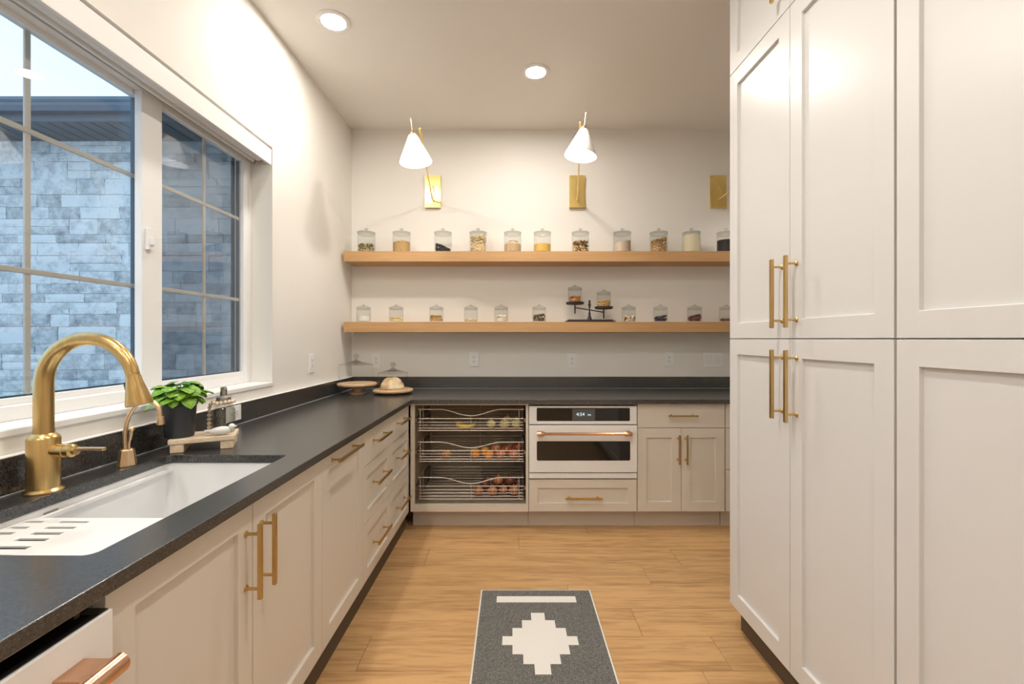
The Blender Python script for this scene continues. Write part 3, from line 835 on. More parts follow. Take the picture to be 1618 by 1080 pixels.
b = B(); lathe(b, [(0, 0.001), (0.035, 0.001), (0.045, 0.003), (0.056, 0.002), (0.056, 0.0), (0, 0.0)], 24, T(0.45, 0.2, 0.0005)); obj('drain', b, 'chrome', sk, smooth=40)
lg = L(1.19, 1.25, 0.84)
obj('badge', box(B(), 0.318, 0.352, SL1 - SL0 - 0.002, SL1 - SL0 + 0.002, 0.185, 0.196), 'steel_dark', sk)
# slotted tray on the near end of the sink
TU0, TU1 = 0.868, 1.148
ty = thing('drain_tray', 'white slotted drain tray resting across the near end of the sink', 'tray', L(TU0, SL0, 0.868), RL)
slots = []
for i, uy in enumerate((1.122, 1.088, 1.056, 1.023, 0.983, 0.943)):
    u = uy - TU0
    for (l0, l1) in ((1.078, 1.150), (1.194, 1.242)):
        hw_ = 0.0050 + 0.0006 * i
        slots.append([(u - hw_, l0 - SL0), (u + hw_, l0 - SL0), (u + hw_, l1 - SL0), (u - hw_, l1 - SL0)])
b = B(); prism(b, rrect(0.0, TU1 - TU0, 0.003, SL1 - SL0 - 0.003, 0.02, 4), 0, 0.004, slots)
obj('plate', b, 'matte_white', ty)
b = B()
for (u0, u1, l0, l1) in ((0.004, 0.008, 0.03, 0.40), (TU1 - TU0 - 0.008, TU1 - TU0 - 0.004, 0.03, 0.40)): box(b, u0, u1, l0, l1, -0.02, 0)
obj('rim', b, 'matte_white', ty)
b = B(); box(b, 0.02, TU1 - TU0 - 0.012, 0.22, SL1 - SL0 - 0.006, -0.018, -0.016); obj('slot_shade', b, 'slot_dark', ty)  # added dark sheet below the plate, standing in for shade in the slots

# ------------------------------------------------------------------ floating shelves
for z0, z1, lab in ((1.951, 2.033, 'upper thick oak floating shelf holding the larger jars'), (1.388, 1.470, 'lower thick oak floating shelf holding the smaller jars and a balance')):
    o = obj('floating_shelf', box(B(), -1.386 + DL * YB + 0.022, XR - 0.002, 3.554 - YB, -0.001, 0, z1 - z0), 'shelf_oak', None, bevel=0.0015)
    o.location = (0, YB, z0); tag(o, lab, 'shelf')
for nm, l0, l1 in (('ledge', 0.002, 0.014), ('ledge', SL1 - SL0 - 0.014, SL1 - SL0 - 0.002)):
    obj(nm, box(B(), 0.0, SU1 - SU0, l0, l1, 0.180, 0.1925), 'porcelain', sk, bevel=0.002)

# ------------------------------------------------------------------ recessed ceiling lamps
cans = [(-1.0, 2.50, 'round recessed ceiling lamp above the counter near the window'), (0.158, 2.974, 'round recessed ceiling lamp in front of the shelves, between the two sconces'),
        (-1.0, 0.55, 'added unseen recessed ceiling lamp beyond the upper left corner of the view'), (0.158, 1.15, 'added unseen recessed ceiling lamp straight above the rug'),  # these and the next two are added out of view to light the room
        (0.158, -0.75, 'added unseen recessed ceiling lamp behind the camera over the aisle'), (-1.0, -1.25, 'added unseen recessed ceiling lamp behind the camera on the window side')]
for (x, y, lab) in cans:
    t = thing('recessed_light', lab, 'ceiling light', (x, y, ZC - 0.006), 0, 'recessed ceiling lights')
    b = B(); lathe(b, [(0.066, 0.004), (0.066, -0.002), (0.085, -0.004), (0.092, 0.0), (0.092, 0.0055), (0.066, 0.0055)], 32); obj('trim_ring', b, 'matte_white', t, smooth=40)
    b = B(); lathe(b, [(0, 0.0), (0.065, 0.0), (0.065, 0.004), (0, 0.004)], 32); obj('lens', b, 'can_lens', t)

# ------------------------------------------------------------------ wall sconces
def sconce(x, lab, tip, tilt, knob_dx):
    """x: plate centre; tip: world position of the arm's end; tilt: shade axis lean in the image plane"""
    base = Vector((x, YB, 2.445))
    t = thing('wall_sconce', lab, 'wall lamp', base, 0, 'brass wall sconces above the shelves')
    b = B(); n = 10     # curved plate: edges stand proud of the middle
    def yv(i): s = (i / n - .5) * 2; return -0.012 - 0.016 * s * s
    fr = [[b.verts.new((sx_ * 0.067, yv(i), 0.273 * i / n)) for sx_ in (-1, 1)] for i in range(n + 1)]
    bk = [[b.verts.new((sx_ * 0.067, -0.001, 0.273 * i / n)) for sx_ in (-1, 1)] for i in range(n + 1)]
    for i in range(n):
        b.faces.new((fr[i][0], fr[i][1], fr[i + 1][1], fr[i + 1][0])); b.faces.new((bk[i][1], bk[i][0], bk[i + 1][0], bk[i + 1][1]))
        for s in (0, 1): b.faces.new((fr[i][s], fr[i + 1][s], bk[i + 1][s], bk[i][s]))
    b.faces.new((fr[0][0], bk[0][0], bk[0][1], fr[0][1])); b.faces.new((fr[n][0], fr[n][1], bk[n][1], bk[n][0]))
    obj('back_plate', b, 'brass_polished', t, smooth=30)
    piv = Vector((0, -0.045, 0.07)); tipl = Vector(tip) - base
    b = B(); tube(b, [(0, -0.012, 0.07), piv], 0.006, 10); sphere(b, 0.009, 10, 8, T(*piv)); obj('pivot', b, 'brass_polished', t, smooth=50)
    dirv = (tipl - piv).normalized()
    b = B(); tube(b, [piv, tipl], 0.0052, 10)
    arm = obj('arm', b, 'brass_polished', t, smooth=50)
    b = B(); tube(b, [tipl - dirv * 0.02, tipl + dirv * 0.02, tipl + dirv * 0.05, tipl + dirv * 0.055], [0.008, 0.011, 0.010, 0.004], 12)
    obj('arm_end_grip', b, 'brass_polished', arm, smooth=50)
    b = B(); tube(b, [piv + Vector((0, 0, 0.13)) * 0, piv + Vector((0.012, 0.010, 0.07)), piv + Vector((0.0, 0.030, 0.12))], 0.003, 8)
    obj('stay', b, 'brass_polished', arm, smooth=50)
    # shade: opal cone hung beside the arm end
    top = tipl + Vector((knob_dx, -0.03, -0.02))
    Ms = T(*top) @ RY(tilt)
    b = B()
    lathe(b, [(0.020, 0.0), (0.030, -0.004), (0.113, -0.185), (0.110, -0.186), (0.027, -0.008), (0.019, -0.004)], 32, Ms)
    sh = obj('shade', b, 'opal_shade', t, smooth=50)
    b = B(); lathe(b, [(0, 0.022), (0.012, 0.022), (0.020, 0.014), (0.022, 0.0), (0.020, -0.004), (0, -0.004)], 20, Ms)
    tube(b, [Ms @ Vector((0, 0, 0.02)), Ms @ Vector((0, 0, 0.10))], 0.0025, 8); tube(b, [Ms @ Vector((0, 0, 0.08)), Ms @ Vector((0, 0, 0.115))], [0.0035, 0.005], 8)
    obj('finial', b, 'brass_pale', t, smooth=50)
    b = B(); tube(b, [tipl, top + Vector((0, 0, 0.008))], 0.006, 10); obj('knuckle', b, 'brass_polished', t, smooth=50)
    b = B(); sphere(b, 0.030, 16, 12, Ms @ T(0, 0, -0.105)); bu = obj('bulb', b, 'bulb_glow', t, smooth=True)
def wp(px, py, Y): return Vector(((px - 809) * Y / F, Y, H + (535 - py) * Y / F))
sconce(-0.672, 'brass wall sconce with white cone shade, leftmost, swung towards the window', wp(665, 212, 3.10), -0.12, -0.05)
sconce(0.553, 'brass wall sconce with white cone shade in the middle of the back wall', wp(917, 203, 3.10), 0.13, 0.02)
sconce(1.752, 'brass wall sconce mostly hidden behind the pantry, only its back plate showing', (2.08, 3.30, 2.78), 0.10, 0.05)

# ------------------------------------------------------------------ outlets and switches
def outlet(name, label, cat, loc, rot, wdt, hgt, n=1, kind='outlet', flat=False):
    t = thing(name, label, cat, loc, 0); t.rotation_euler = rot
    obj('cover_plate', box(B(), -wdt / 2, wdt / 2, -0.006, -0.0005, -hgt / 2, hgt / 2), 'plate_white', t, bevel=0.002)
    for i in range(n):
        cx = (i - (n - 1) / 2) * 0.046
        if kind == 'outlet':
            f = obj('receptacle', box(B(), cx - 0.0165, cx + 0.0165, -0.008, -0.0055, -0.034, 0.034), 'matte_white', t, bevel=0.001)
            b = B()
            for s in (-1, 1):
                for dx in (-0.006, 0.006): box(b, cx + dx - 0.0012, cx + dx + 0.0012, -0.0084, -0.0078, s * 0.018 - 0.004, s * 0.018 + 0.006)
                box(b, cx - 0.0022, cx + 0.0022, -0.0084, -0.0078, s * 0.018 - 0.011, s * 0.018 - 0.0075)
            obj('slots', b, 'slot_dark', f)
        else:
            obj('rocker', box(B(), cx - 0.016, cx + 0.016, -0.0095, -0.0055, -0.033, 0.033), 'matte_white', t, bevel=0.0015)
SBK = F / YB
def wb(px, py): return ((px - 809) / SBK, YB, H + (535 - py) / SBK)
for px, py, lab in ((594.5, 569, 'white duplex outlet on the back wall above the cake stands'), (749, 567, 'white duplex outlet on the back wall above the wire baskets'),
                    (903.5, 569.5, 'white duplex outlet on the back wall above the oven'), (1057, 567, 'white duplex outlet on the back wall, left of the triple switch')):
    outlet('wall_outlet', lab, 'outlet', wb(px, py), (0, 0, 0), 0.078, 0.128)
outlet('light_switch', 'white triple rocker switch plate on the back wall beside the pantry', 'switch', wb(1126, 568), (0, 0, 0), 0.172, 0.128, 3, 'switch')
uL = F * LW / (813 - 490.5)
outlet('wall_outlet', 'white duplex outlet on the left wall between window and corner', 'outlet', L(uL, LW, H - (573.5 - 535) * uL / F), (0, 0, RL), 0.078, 0.128)
uO = F * 1.358 / (813 - 366)
outlet('wall_outlet', 'white sideways outlet set in the black upstand behind the soap bottle', 'outlet', L(uO, LW - 0.0305, 0.975), (0, PI / 2, RL), 0.074, 0.112)

# ------------------------------------------------------------------ jars and their contents
def chunks(r, h, slope, size, n, elong=1.0, seed=1, sx=1.0):
    """heap of small lumps in a cylinder; slope tilts the surface along x"""
    rnd = random.Random(seed); b = B()
    lathe(b, [(0, 0.0), (r - size, 0.0), (r - size, max(0.01, h * 0.5)), (0, max(0.012, h * 0.6))], 14)
    for i in range(n):
        a = rnd.uniform(0, 2 * PI); q = (r - size * 0.9) * math.sqrt(rnd.uniform(0.25, 1.0))
        x, y = q * math.cos(a), q * math.sin(a)
        hl = max(size, h * (1 + slope * x / r) - size * 0.5)
        z_ = size + (hl - size) * (rnd.random() if q > r * 0.72 else rnd.uniform(0.75, 1.0))
        M_ = T(x, y, z_) @ RZ(rnd.uniform(0, 6.3)) @ RX(rnd.uniform(0, 3.1)) @ Matrix.Diagonal((elong, 1, 0.75, 1))
        s = size * rnd.uniform(0.8, 1.15) / max(1.0, elong ** 0.5)
        bmesh.ops.create_icosphere(b, subdivisions=1, radius=s, matrix=M_)
    for v in b.verts:
        q = math.hypot(v.co.x, v.co.y)
        if q > r: v.co.x *= r / q; v.co.y *= r / q
        v.co.z = max(v.co.z, 0.0002)
    return b
def powder(r, h, slope, dome=0.0):
    b = B(); seg = 28; rg = 6
    low = [b.verts.new((r * math.cos(2 * PI * i / seg), r * math.sin(2 * PI * i / seg), 0)) for i in range(seg)]
    prev = None; rings = []
    for j in range(rg + 1):
        rr_ = r * (1 - j / rg)
        def zz_(x, y, q): return max(0.006, h * (1 + slope * x / r) + dome * (1 - (q / r) ** 2))
        if j == rg: rings.append([b.verts.new((0, 0, zz_(0, 0, 0)))])
        else:
            rings.append([b.verts.new((rr_ * math.cos(2 * PI * i / seg), rr_ * math.sin(2 * PI * i / seg), zz_(rr_ * math.cos(2 * PI * i / seg), 0, rr_))) for i in range(seg)])
    b.faces.new(list(reversed(low)))
    for i in range(seg):
        j = (i + 1) % seg; b.faces.new((low[i], low[j], rings[0][j], rings[0][i]))
    for a_, c_ in zip(rings, rings[1:]):
        for i in range(seg):
            j = (i + 1) % seg
            if len(c_) == 1: b.faces.new((a_[i], a_[j], c_[0]))
            else: b.faces.new((a_[i], a_[j], c_[j], c_[i]))
    return b

def jar_parts(t, big):
    if big: r, h = 0.071, 0.163
    else: r, h = 0.057, 0.112
    b = B(); lathe(b, [(0, 0.0), (r - 0.004, 0.0), (r, 0.004), (r, h - 0.012), (r - 0.002, h - 0.006), (r - 0.002, h), (r - 0.005, h), (r - 0.003, h - 0.012), (r - 0.003, 0.008), (0, 0.008)], 28)
    obj('glass_body', b, 'jar_glass', t, smooth=40)
    b = B()
    if big: prof = [(r - 0.010, h - 0.016), (r - 0.007, h - 0.016), (r - 0.007, h + 0.001), (r + 0.003, h + 0.001), (r + 0.003, h + 0.006), (0.020, h + 0.018), (0.0, h + 0.020)]
    else: prof = [(r - 0.009, h - 0.012), (r - 0.006, h - 0.012), (r - 0.006, h + 0.001), (r + 0.002, h + 0.001), (r + 0.002, h + 0.008), (r * 0.55, h + 0.020), (0.016, h + 0.023), (0, h + 0.024)]
    lathe(b, prof, 28)
    ld = obj('lid', b, 'lid_glass', t, smooth=40)
    zt = prof[-1][1]
    b = B(); lathe(b, [(0.008, zt - 0.001), (0.007, zt + 0.006), (0.015, zt + 0.012), (0.015, zt + 0.018), (0.008, zt + 0.022), (0, zt + 0.0225)] if big else [(0.010, zt - 0.001), (0.012, zt + 0.004), (0.009, zt + 0.008), (0, zt + 0.009)], 16)
    obj('lid_knob', b, 'lid_glass', ld, smooth=40)

def place_jar(px, z, big, lab, clab, ccat, fill, Y=3.65):
    x = (px - 809) * Y / F
    t = thing('glass_jar', lab, 'jar', (x, Y, z), 0, 'large glass jars on the upper shelf' if big else 'small glass jars on the lower shelf')
    jar_parts(t, big)
    c = obj('jar_contents', fill[0], fill[1], None, smooth=(40 if fill[2] else False))
    c.location = (x, Y, z + 0.0085); c['kind'] = 'stuff'; c['label'] = clab; c['category'] = ccat
r1, r2 = 0.0674, 0.0534
sp = speckle
sp('f_lentil', [(0.10, 0.11, 0.10), (0.30, 0.24, 0.10), (0.48, 0.38, 0.15), (0.16, 0.15, 0.11), (0.60, 0.50, 0.26)], 120)
sp('f_grain', [(0.52, 0.32, 0.12), (0.60, 0.40, 0.18), (0.44, 0.26, 0.09)], 260)
sp('f_black', [(0.012, 0.012, 0.014), (0.03, 0.03, 0.034), (0.05, 0.05, 0.055)], 110)
sp('f_oats', [(0.74, 0.55, 0.28), (0.82, 0.68, 0.42), (0.62, 0.42, 0.18), (0.86, 0.74, 0.52)], 110)
sp('f_tan', [(0.55, 0.38, 0.22), (0.60, 0.43, 0.26)], 500, bump=0.1)
sp('f_darkbits', [(0.10, 0.05, 0.02), (0.36, 0.22, 0.10), (0.18, 0.09, 0.04)], 160)
sp('f_mustard', [(0.74, 0.47, 0.10), (0.68, 0.42, 0.08), (0.78, 0.52, 0.14)], 300, bump=0.2)
sp('f_nuts', [(0.16, 0.08, 0.03), (0.58, 0.38, 0.12), (0.34, 0.18, 0.06), (0.72, 0.55, 0.28), (0.10, 0.05, 0.02)], 90)
sp('f_flour', [(0.60, 0.47, 0.36), (0.63, 0.50, 0.39)], 500, bump=0.05)
sp('f_granola', [(0.42, 0.23, 0.07), (0.58, 0.36, 0.13), (0.30, 0.15, 0.05), (0.66, 0.46, 0.22)], 120)
sp('f_cream', [(0.76, 0.66, 0.46), (0.78, 0.69, 0.50)], 500, bump=0.05)
sp('f_coffee', [(0.02, 0.015, 0.014), (0.035, 0.025, 0.022)], 160)
sp('f_white', [(0.85, 0.82, 0.78), (0.88, 0.86, 0.82)], 500, bump=0.05)
sp('f_pasta', [(0.84, 0.68, 0.34), (0.88, 0.74, 0.44)], 120)
sp('f_gold', [(0.58, 0.36, 0.10), (0.74, 0.52, 0.22), (0.46, 0.26, 0.07)], 100)
sp('f_bits', [(0.80, 0.64, 0.40), (0.66, 0.44, 0.20), (0.86, 0.78, 0.62)], 100)
sp('f_marsh', [(0.86, 0.80, 0.66), (0.88, 0.84, 0.74)], 80)
sp('f_seeds', [(0.08, 0.06, 0.03), (0.26, 0.19, 0.09), (0.42, 0.34, 0.18), (0.04, 0.03, 0.02)], 100)
sp('f_orange', [(0.50, 0.22, 0.06), (0.62, 0.34, 0.12), (0.36, 0.13, 0.04)], 100)
sp('f_mix', [(0.84, 0.76, 0.60), (0.05, 0.03, 0.02), (0.70, 0.52, 0.30), (0.86, 0.80, 0.68), (0.30, 0.13, 0.05)], 75)
sp('f_choc', [(0.012, 0.012, 0.02), (0.04, 0.03, 0.03), (0.10, 0.08, 0.10)], 80)
sp('f_dates', [(0.16, 0.04, 0.02), (0.24, 0.08, 0.04), (0.09, 0.03, 0.015)], 70)
sp('f_brown', [(0.26, 0.12, 0.06), (0.18, 0.08, 0.04)], 110)
ZU, ZL = 2.0335, 1.4705
place_jar(579, ZU, True, 'large glass jar of mixed green and grey lentils, leftmost on the upper shelf', 'mixed green and grey lentils in the leftmost upper jar', 'dried food', (chunks(r1, 0.068, 0.0, 0.008, 190, 1.0, 1), 'f_lentil', False))
place_jar(634.5, ZU, True, 'large glass jar over half full of tan grain, second on the upper shelf', 'heaped tan grain in the second upper jar', 'dried food', (powder(r1, 0.078, 0.05, 0.018), 'f_grain', True))
place_jar(700, ZU, True, 'large glass jar of black beans sloping down to the right', 'black beans sloping down to the right in an upper jar', 'dried food', (chunks(r1, 0.052, -0.6, 0.007, 230, 1.2, 3), 'f_black', False))
place_jar(755.5, ZU, True, 'large glass jar nearly full of golden flakes', 'golden flakes nearly filling an upper jar', 'dried food', (chunks(r1, 0.132, 0.0, 0.010, 260, 1.5, 4), 'f_oats', False))
place_jar(810, ZU, True, 'large glass jar of tan powder topped with dark bits', 'tan powder with dark bits on top in an upper jar', 'dried food', (powder(r1, 0.060, 0.0, 0.032), 'f_tan', True))
place_jar(857, ZU, True, 'large glass jar a third full of mustard-yellow grain', 'mustard-yellow grain lying level in an upper jar', 'dried food', (powder(r1, 0.062, 0.0, 0.0), 'f_mustard', True))
place_jar(917, ZU, True, 'large glass jar of mixed brown and yellow nuts', 'mixed brown and yellow nuts in an upper jar', 'dried food', (chunks(r1, 0.092, 0.0, 0.0105, 170, 1.3, 7), 'f_nuts', False))
place_jar(983, ZU, True, 'large glass jar of pale beige flour sloping up to the right', 'pale beige flour sloping up to the right in an upper jar', 'dried food', (powder(r1, 0.080, 0.14, 0.0), 'f_flour', True))
place_jar(1041, ZU, True, 'large glass jar mostly full of brown granola', 'brown granola heaped to the right in an upper jar', 'dried food', (chunks(r1, 0.112, 0.15, 0.008, 300, 1.2, 9), 'f_granola', False))
place_jar(1092.5, ZU, True, 'large glass jar full of cream-coloured flour', 'cream-coloured flour nearly filling an upper jar', 'dried food', (powder(r1, 0.136, 0.0, 0.0), 'f_cream', True))
place_jar(1147, ZU, True, 'large glass jar of near-black contents half hidden by the pantry, on the upper shelf', 'near-black grounds in the upper jar beside the pantry', 'dried food', (powder(r1, 0.095, 0.0, 0.0), 'f_coffee', True))
# dark bits on the tan powder
_x = (810 - 809) * 3.65 / F
b = B(); rnd = random.Random(5)
for i in range(16):
    a_ = rnd.uniform(0, 6.28); q = rnd.uniform(0.005, 0.042)
    bmesh.ops.create_icosphere(b, subdivisions=1, radius=rnd.uniform(.004, .007), matrix=T(q * math.cos(a_), q * math.sin(a_), 0.062 + 0.032 * (1 - (q / r1) ** 2)))
o = obj('dried_bits', b, 'f_darkbits'); o.location = (_x, 3.65, ZU + 0.0085); tag(o, 'dark dried bits scattered on the tan powder in a jar', 'dried food', kind='stuff')

small = [(574.5, 'small glass jar of white sugar, leftmost on the lower shelf', 'white sugar in the leftmost lower jar', (powder(r2, 0.042, 0, 0), 'f_white', True)),
 (626, 'small glass jar with a low layer of pale yellow pasta', 'pale yellow pasta in the second lower jar', (chunks(r2, 0.034, 0, .007, 120, 1.6, 22), 'f_pasta', False)),
 (689.5, 'small glass jar of golden brown nuts', 'golden brown nuts in the third lower jar', (chunks(r2, 0.050, 0, .0075, 130, 1.2, 23), 'f_gold', False)),
 (744, 'small glass jar with only a few pale pieces at the bottom', 'few pale pieces at the bottom of the fourth lower jar', (chunks(r2, 0.020, 0, .0075, 50, 1.2, 24), 'f_bits', False)),
 (792, 'small glass jar of cream-white chunks', 'cream-white chunks in the fifth lower jar', (chunks(r2, 0.048, 0, .0105, 70, 1.2, 25), 'f_marsh', False)),
 (852, 'small glass jar of dark mixed seeds, just left of the balance', 'dark mixed seeds in the jar left of the balance', (chunks(r2, 0.058, 0.12, .0085, 120, 1.4, 26), 'f_seeds', False)),
 (993.5, 'small glass jar of white, tan and black pieces, just right of the balance', 'white, tan and black pieces in the jar right of the balance', (chunks(r2, 0.044, 0, .010, 70, 1.1, 27), 'f_mix', False)),
 (1043.5, 'small glass jar of black sweets, second to the right of the balance', 'black sweets heaped in a lower jar', (chunks(r2, 0.044, 0.2, .010, 70, 1.3, 28), 'f_choc', False)),
 (1097.5, 'small glass jar of dark red-brown dried fruit', 'dark red-brown dried fruit in a lower jar', (chunks(r2, 0.050, 0.25, .011, 70, 1.4, 29), 'f_dates', False)),
 (1148, 'small glass jar with a little brown food, half hidden by the pantry', 'little brown food in the lower jar beside the pantry', (chunks(r2, 0.022, 0, .0085, 50, 1.2, 30), 'f_brown', False))]
for px, lab, cl, fl_ in small: place_jar(px, ZL, False, lab, cl, 'dried food', fl_)

# ------------------------------------------------------------------ balance on the lower shelf
SY = 3.65; SS = F / SY
def zs(py): return H + (535 - py) / SS - ZL
def xs_(px): return (px - 931.5) / SS
sc = thing('balance_scale', 'small black iron balance with two raised pans on the lower shelf', 'scale', ((931.5 - 809) / SS, SY, ZL))
b = B(); prism(b, rrect(xs_(893.5), xs_(970.5), -0.055, 0.055, 0.008, 3), 0, 0.011); prism(b, rrect(xs_(897), xs_(967), -0.042, 0.042, 0.008, 3), 0.011, 0.021); obj('base', b, 'iron_black', sc, bevel=0.002)
b = B(); lathe(b, [(0, 0.020), (0.022, 0.020), (0.016, 0.034), (0.008, 0.060), (0.010, 0.072), (0.006, 0.084), (0.006, 0.115), (0.011, 0.135), (0.012, 0.150), (0.006, 0.160), (0.010, 0.168), (0.008, 0.178), (0, 0.181)], 16)
obj('post', b, 'iron_black', sc, smooth=50)
b = B(); tube(b, [(xs_(909), -0.012, zs(486)), (0, -0.012, zs(489.6)), (xs_(953.7), -0.012, zs(493.2))], 0.0045, 8); obj('beam', b, 'iron_black', sc, smooth=50)
for (px, pt, pb_, st) in ((908.5, 478.2, 481.0, 495.5), (954, 485.4, 488.2, 503.2)):
    b = B(); m_ = T(xs_(px), 0, 0)
    lathe(b, [(0, zs(pb_)), (0.060, zs(pb_)), (0.072, zs(pb_) + 0.004), (0.074, zs(pt) + 0.006), (0.068, zs(pt) + 0.006), (0.066, zs(pt)), (0, zs(pt))], 28, m_)
    pn = obj('pan', b, 'iron_black', sc, smooth=40)
    b = B(); tube(b, [(xs_(px), 0, zs(st) + 0.001), (xs_(px), 0, zs(pb_) + 0.001)], 0.0055, 10); obj('pan_stem', b, 'iron_black', pn, smooth=50)
place_jar(908.5, ZL + zs(478.2) + 0.0006, False, 'small glass jar of orange-brown pieces on the higher left pan of the balance', 'orange-brown pieces in the jar on the higher pan', 'dried food', (chunks(r2, 0.048, 0, .009, 90, 1.3, 31), 'f_orange', False))
place_jar(954, ZL + zs(485.4) + 0.0006, False, 'small glass jar of tan grain on the lower right pan of the balance', 'tan grain in the jar on the lower pan', 'dried food', (chunks(r2, 0.050, 0, .007, 150, 1.1, 32), 'f_gold', False))

# ------------------------------------------------------------------ cake stands in the corner
def dome(loc, lab, r, h, kn):
    t = thing('glass_dome', lab, 'cloche', loc)
    b = B(); lathe(b, [(r - 0.003, 0.0), (r, 0.0), (r, h - 0.004), (r - 0.003, h - 0.004)], 40); obj('glass_wall', b, 'dome_glass', t, smooth=40)
    b = B(); lathe(b, [(r, h - 0.004), (r + 0.002, h), (r * 0.6, h + 0.012), (0.03, h + 0.022), (0.014, h + 0.032), (0, h + 0.034)], 40); tp = obj('glass_top', b, 'lid_glass', t, smooth=40)
    b = B(); lathe(b, [(0.014, h + 0.031), (0.010, h + 0.042), (0.014, h + 0.048), (0.022, h + 0.058), (0.022, h + 0.070), (0.012, h + 0.078), (0, h + 0.079)], 20); obj('knob', b, 'lid_glass', tp, smooth=50)
Y1 = 3.40; X1 = (564.5 - 809) * Y1 / F
st = thing('cake_stand', 'wooden pedestal cake stand in the corner of the counter', 'cake stand', (X1, Y1, 0.9155))
b = B(); lathe(b, [(0, 0), (0.060, 0), (0.062, 0.008), (0.040, 0.020), (0.034, 0.045), (0.044, 0.062), (0, 0.062)], 28); obj('pedestal', b, 'stand_wood', st, smooth=40)
b = B(); lathe(b, [(0, 0.0622), (0.133, 0.0622), (0.146, 0.070), (0.146, 0.080), (0.141, 0.085), (0, 0.085)], 40); obj('plate', b, 'stand_wood', st, smooth=40)
dome((X1 - 0.01, Y1, 0.9155 + 0.0855), 'empty clear glass dome on the pedestal cake stand', 0.125, 0.140, 1)
Y2 = 3.43; X2 = (621 - 809) * Y2 / F
st = thing('serving_board', 'low round wooden serving board on the corner of the counter', 'serving board', (X2, Y2, 0.9155))
b = B(); lathe(b, [(0, 0), (0.09, 0), (0.10, 0.010), (0, 0.010)], 28); obj('foot', b, 'stand_wood', st, smooth=40)
b = B(); lathe(b, [(0, 0.0102), (0.130, 0.0102), (0.151, 0.020), (0.151, 0.030), (0.147, 0.034), (0, 0.034)], 40); obj('plate', b, 'stand_wood', st, smooth=40)
dome((X2, Y2, 0.9155 + 0.0345), 'clear glass dome over the loaf on the round board', 0.112, 0.126, 1)
b = B(); rnd = random.Random(3); seg, rg = 28, 10
verts = []
for i in range(rg + 1):
    ph = PI / 2 * i / rg
    row = []
    for j in range(seg):
        th = 2 * PI * j / seg
        q = 0.090 * (math.cos(ph) ** 0.75) * (1 + 0.035 * math.sin(3 * th + 1) + 0.02 * math.sin(7 * th))
        zz_ = 0.088 * math.sin(ph) * (1 + 0.05 * math.sin(2 * th))
        groove = 0.006 * (1 if abs(math.sin(ph) - 0.55 - 0.12 * math.sin(th * 2)) < 0.07 else 0)
        row.append((max(q - groove, 0.0) * math.cos(th), max(q - groove, 0) * math.sin(th), zz_))
    verts.append(row)
vr = [[b.verts.new(p) for p in row] for row in verts[:-1]]
tp = b.verts.new((0, 0, 0.0885))
for a_, c_ in zip(vr, vr[1:]):
    for j in range(seg): b.faces.new((a_[j], a_[(j + 1) % seg], c_[(j + 1) % seg], c_[j]))
for j in range(seg): b.faces.new((vr[-1][j], vr[-1][(j + 1) % seg], tp))
b.faces.new(list(reversed(vr[0])))
o = obj('bread_loaf', b, 'bread_crust', None, smooth=True); o.location = (X2 - 0.01, Y2, 0.9155 + 0.0345); tag(o, 'round pale floury loaf under the glass dome', 'bread')

# ------------------------------------------------------------------ faucet (plane of the spout across the counter)
FU, FLAT = 1.222, 1.298
fp = L(FU, FLAT, CT1 + 0.0005)
fc = thing('kitchen_faucet', 'tall brushed brass pull-down faucet at the back of the sink', 'faucet', fp, 0)
b = B(); lathe(b, [(0, 0), (0.043, 0), (0.043, 0.004), (0.038, 0.008), (0.035, 0.010), (0.035, 0.145), (0.032, 0.152), (0.0225, 0.160), (0.0225, 0.17), (0, 0.17)], 32); obj('body', b, 'brass', fc, smooth=35)
R_ = 0.124
pts = [(0, 0, 0.165), (0, 0, 0.29)]
cz = 0.296
for i in range(0, 21):
    a_ = PI - (PI - 0.23) * i / 20
    pts.append((R_ + R_ * math.cos(a_), 0, cz + R_ * math.sin(a_)))
b = B(); tube(b, pts, [0.0215] * 2 + [0.0215 - 0.0055 * i / 20 for i in range(21)], 24); obj('spout', b, 'brass', fc, smooth=50)
e = Vector(pts[-1]); dr = Vector((0.22, 0, -0.975)).normalized()
ang = math.atan2(dr.x, -dr.z)
Mh = T(*e) @ RY(-ang) @ RX(PI)
b = B(); lathe(b, [(0, -0.001), (0.0165, -0.001), (0.0165, 0.002), (0.0155, 0.003), (0.0155, 0.005), (0.0172, 0.006), (0.0185, 0.02), (0.031, 0.082), (0.031, 0.088), (0.027, 0.090), (0, 0.089)], 28, Mh); sh = obj('spray_head', b, 'brass', fc, smooth=40)
b = B(); box(b, -0.026, -0.0185, -0.007, 0.007, 0.020, 0.058, Mh); obj('spray_button', b, 'slot_dark', sh, bevel=0.002)
Mv = T(0.030, 0, 0.112) @ RY(PI / 2)
b = B(); lathe(b, [(0, 0), (0.018, 0), (0.018, 0.032), (0.0165, 0.033), (0.0165, 0.035), (0.018, 0.036), (0.018, 0.050), (0.012, 0.054), (0.012, 0.062), (0, 0.064)], 24, Mv); lv = obj('lever_hub', b, 'brass', fc, smooth=40)
b = B(); box(b, 0.085, 0.168, -0.006, 0.006, 0.112, 0.121); obj('lever', b, 'brass_pale', lv, bevel=0.002)

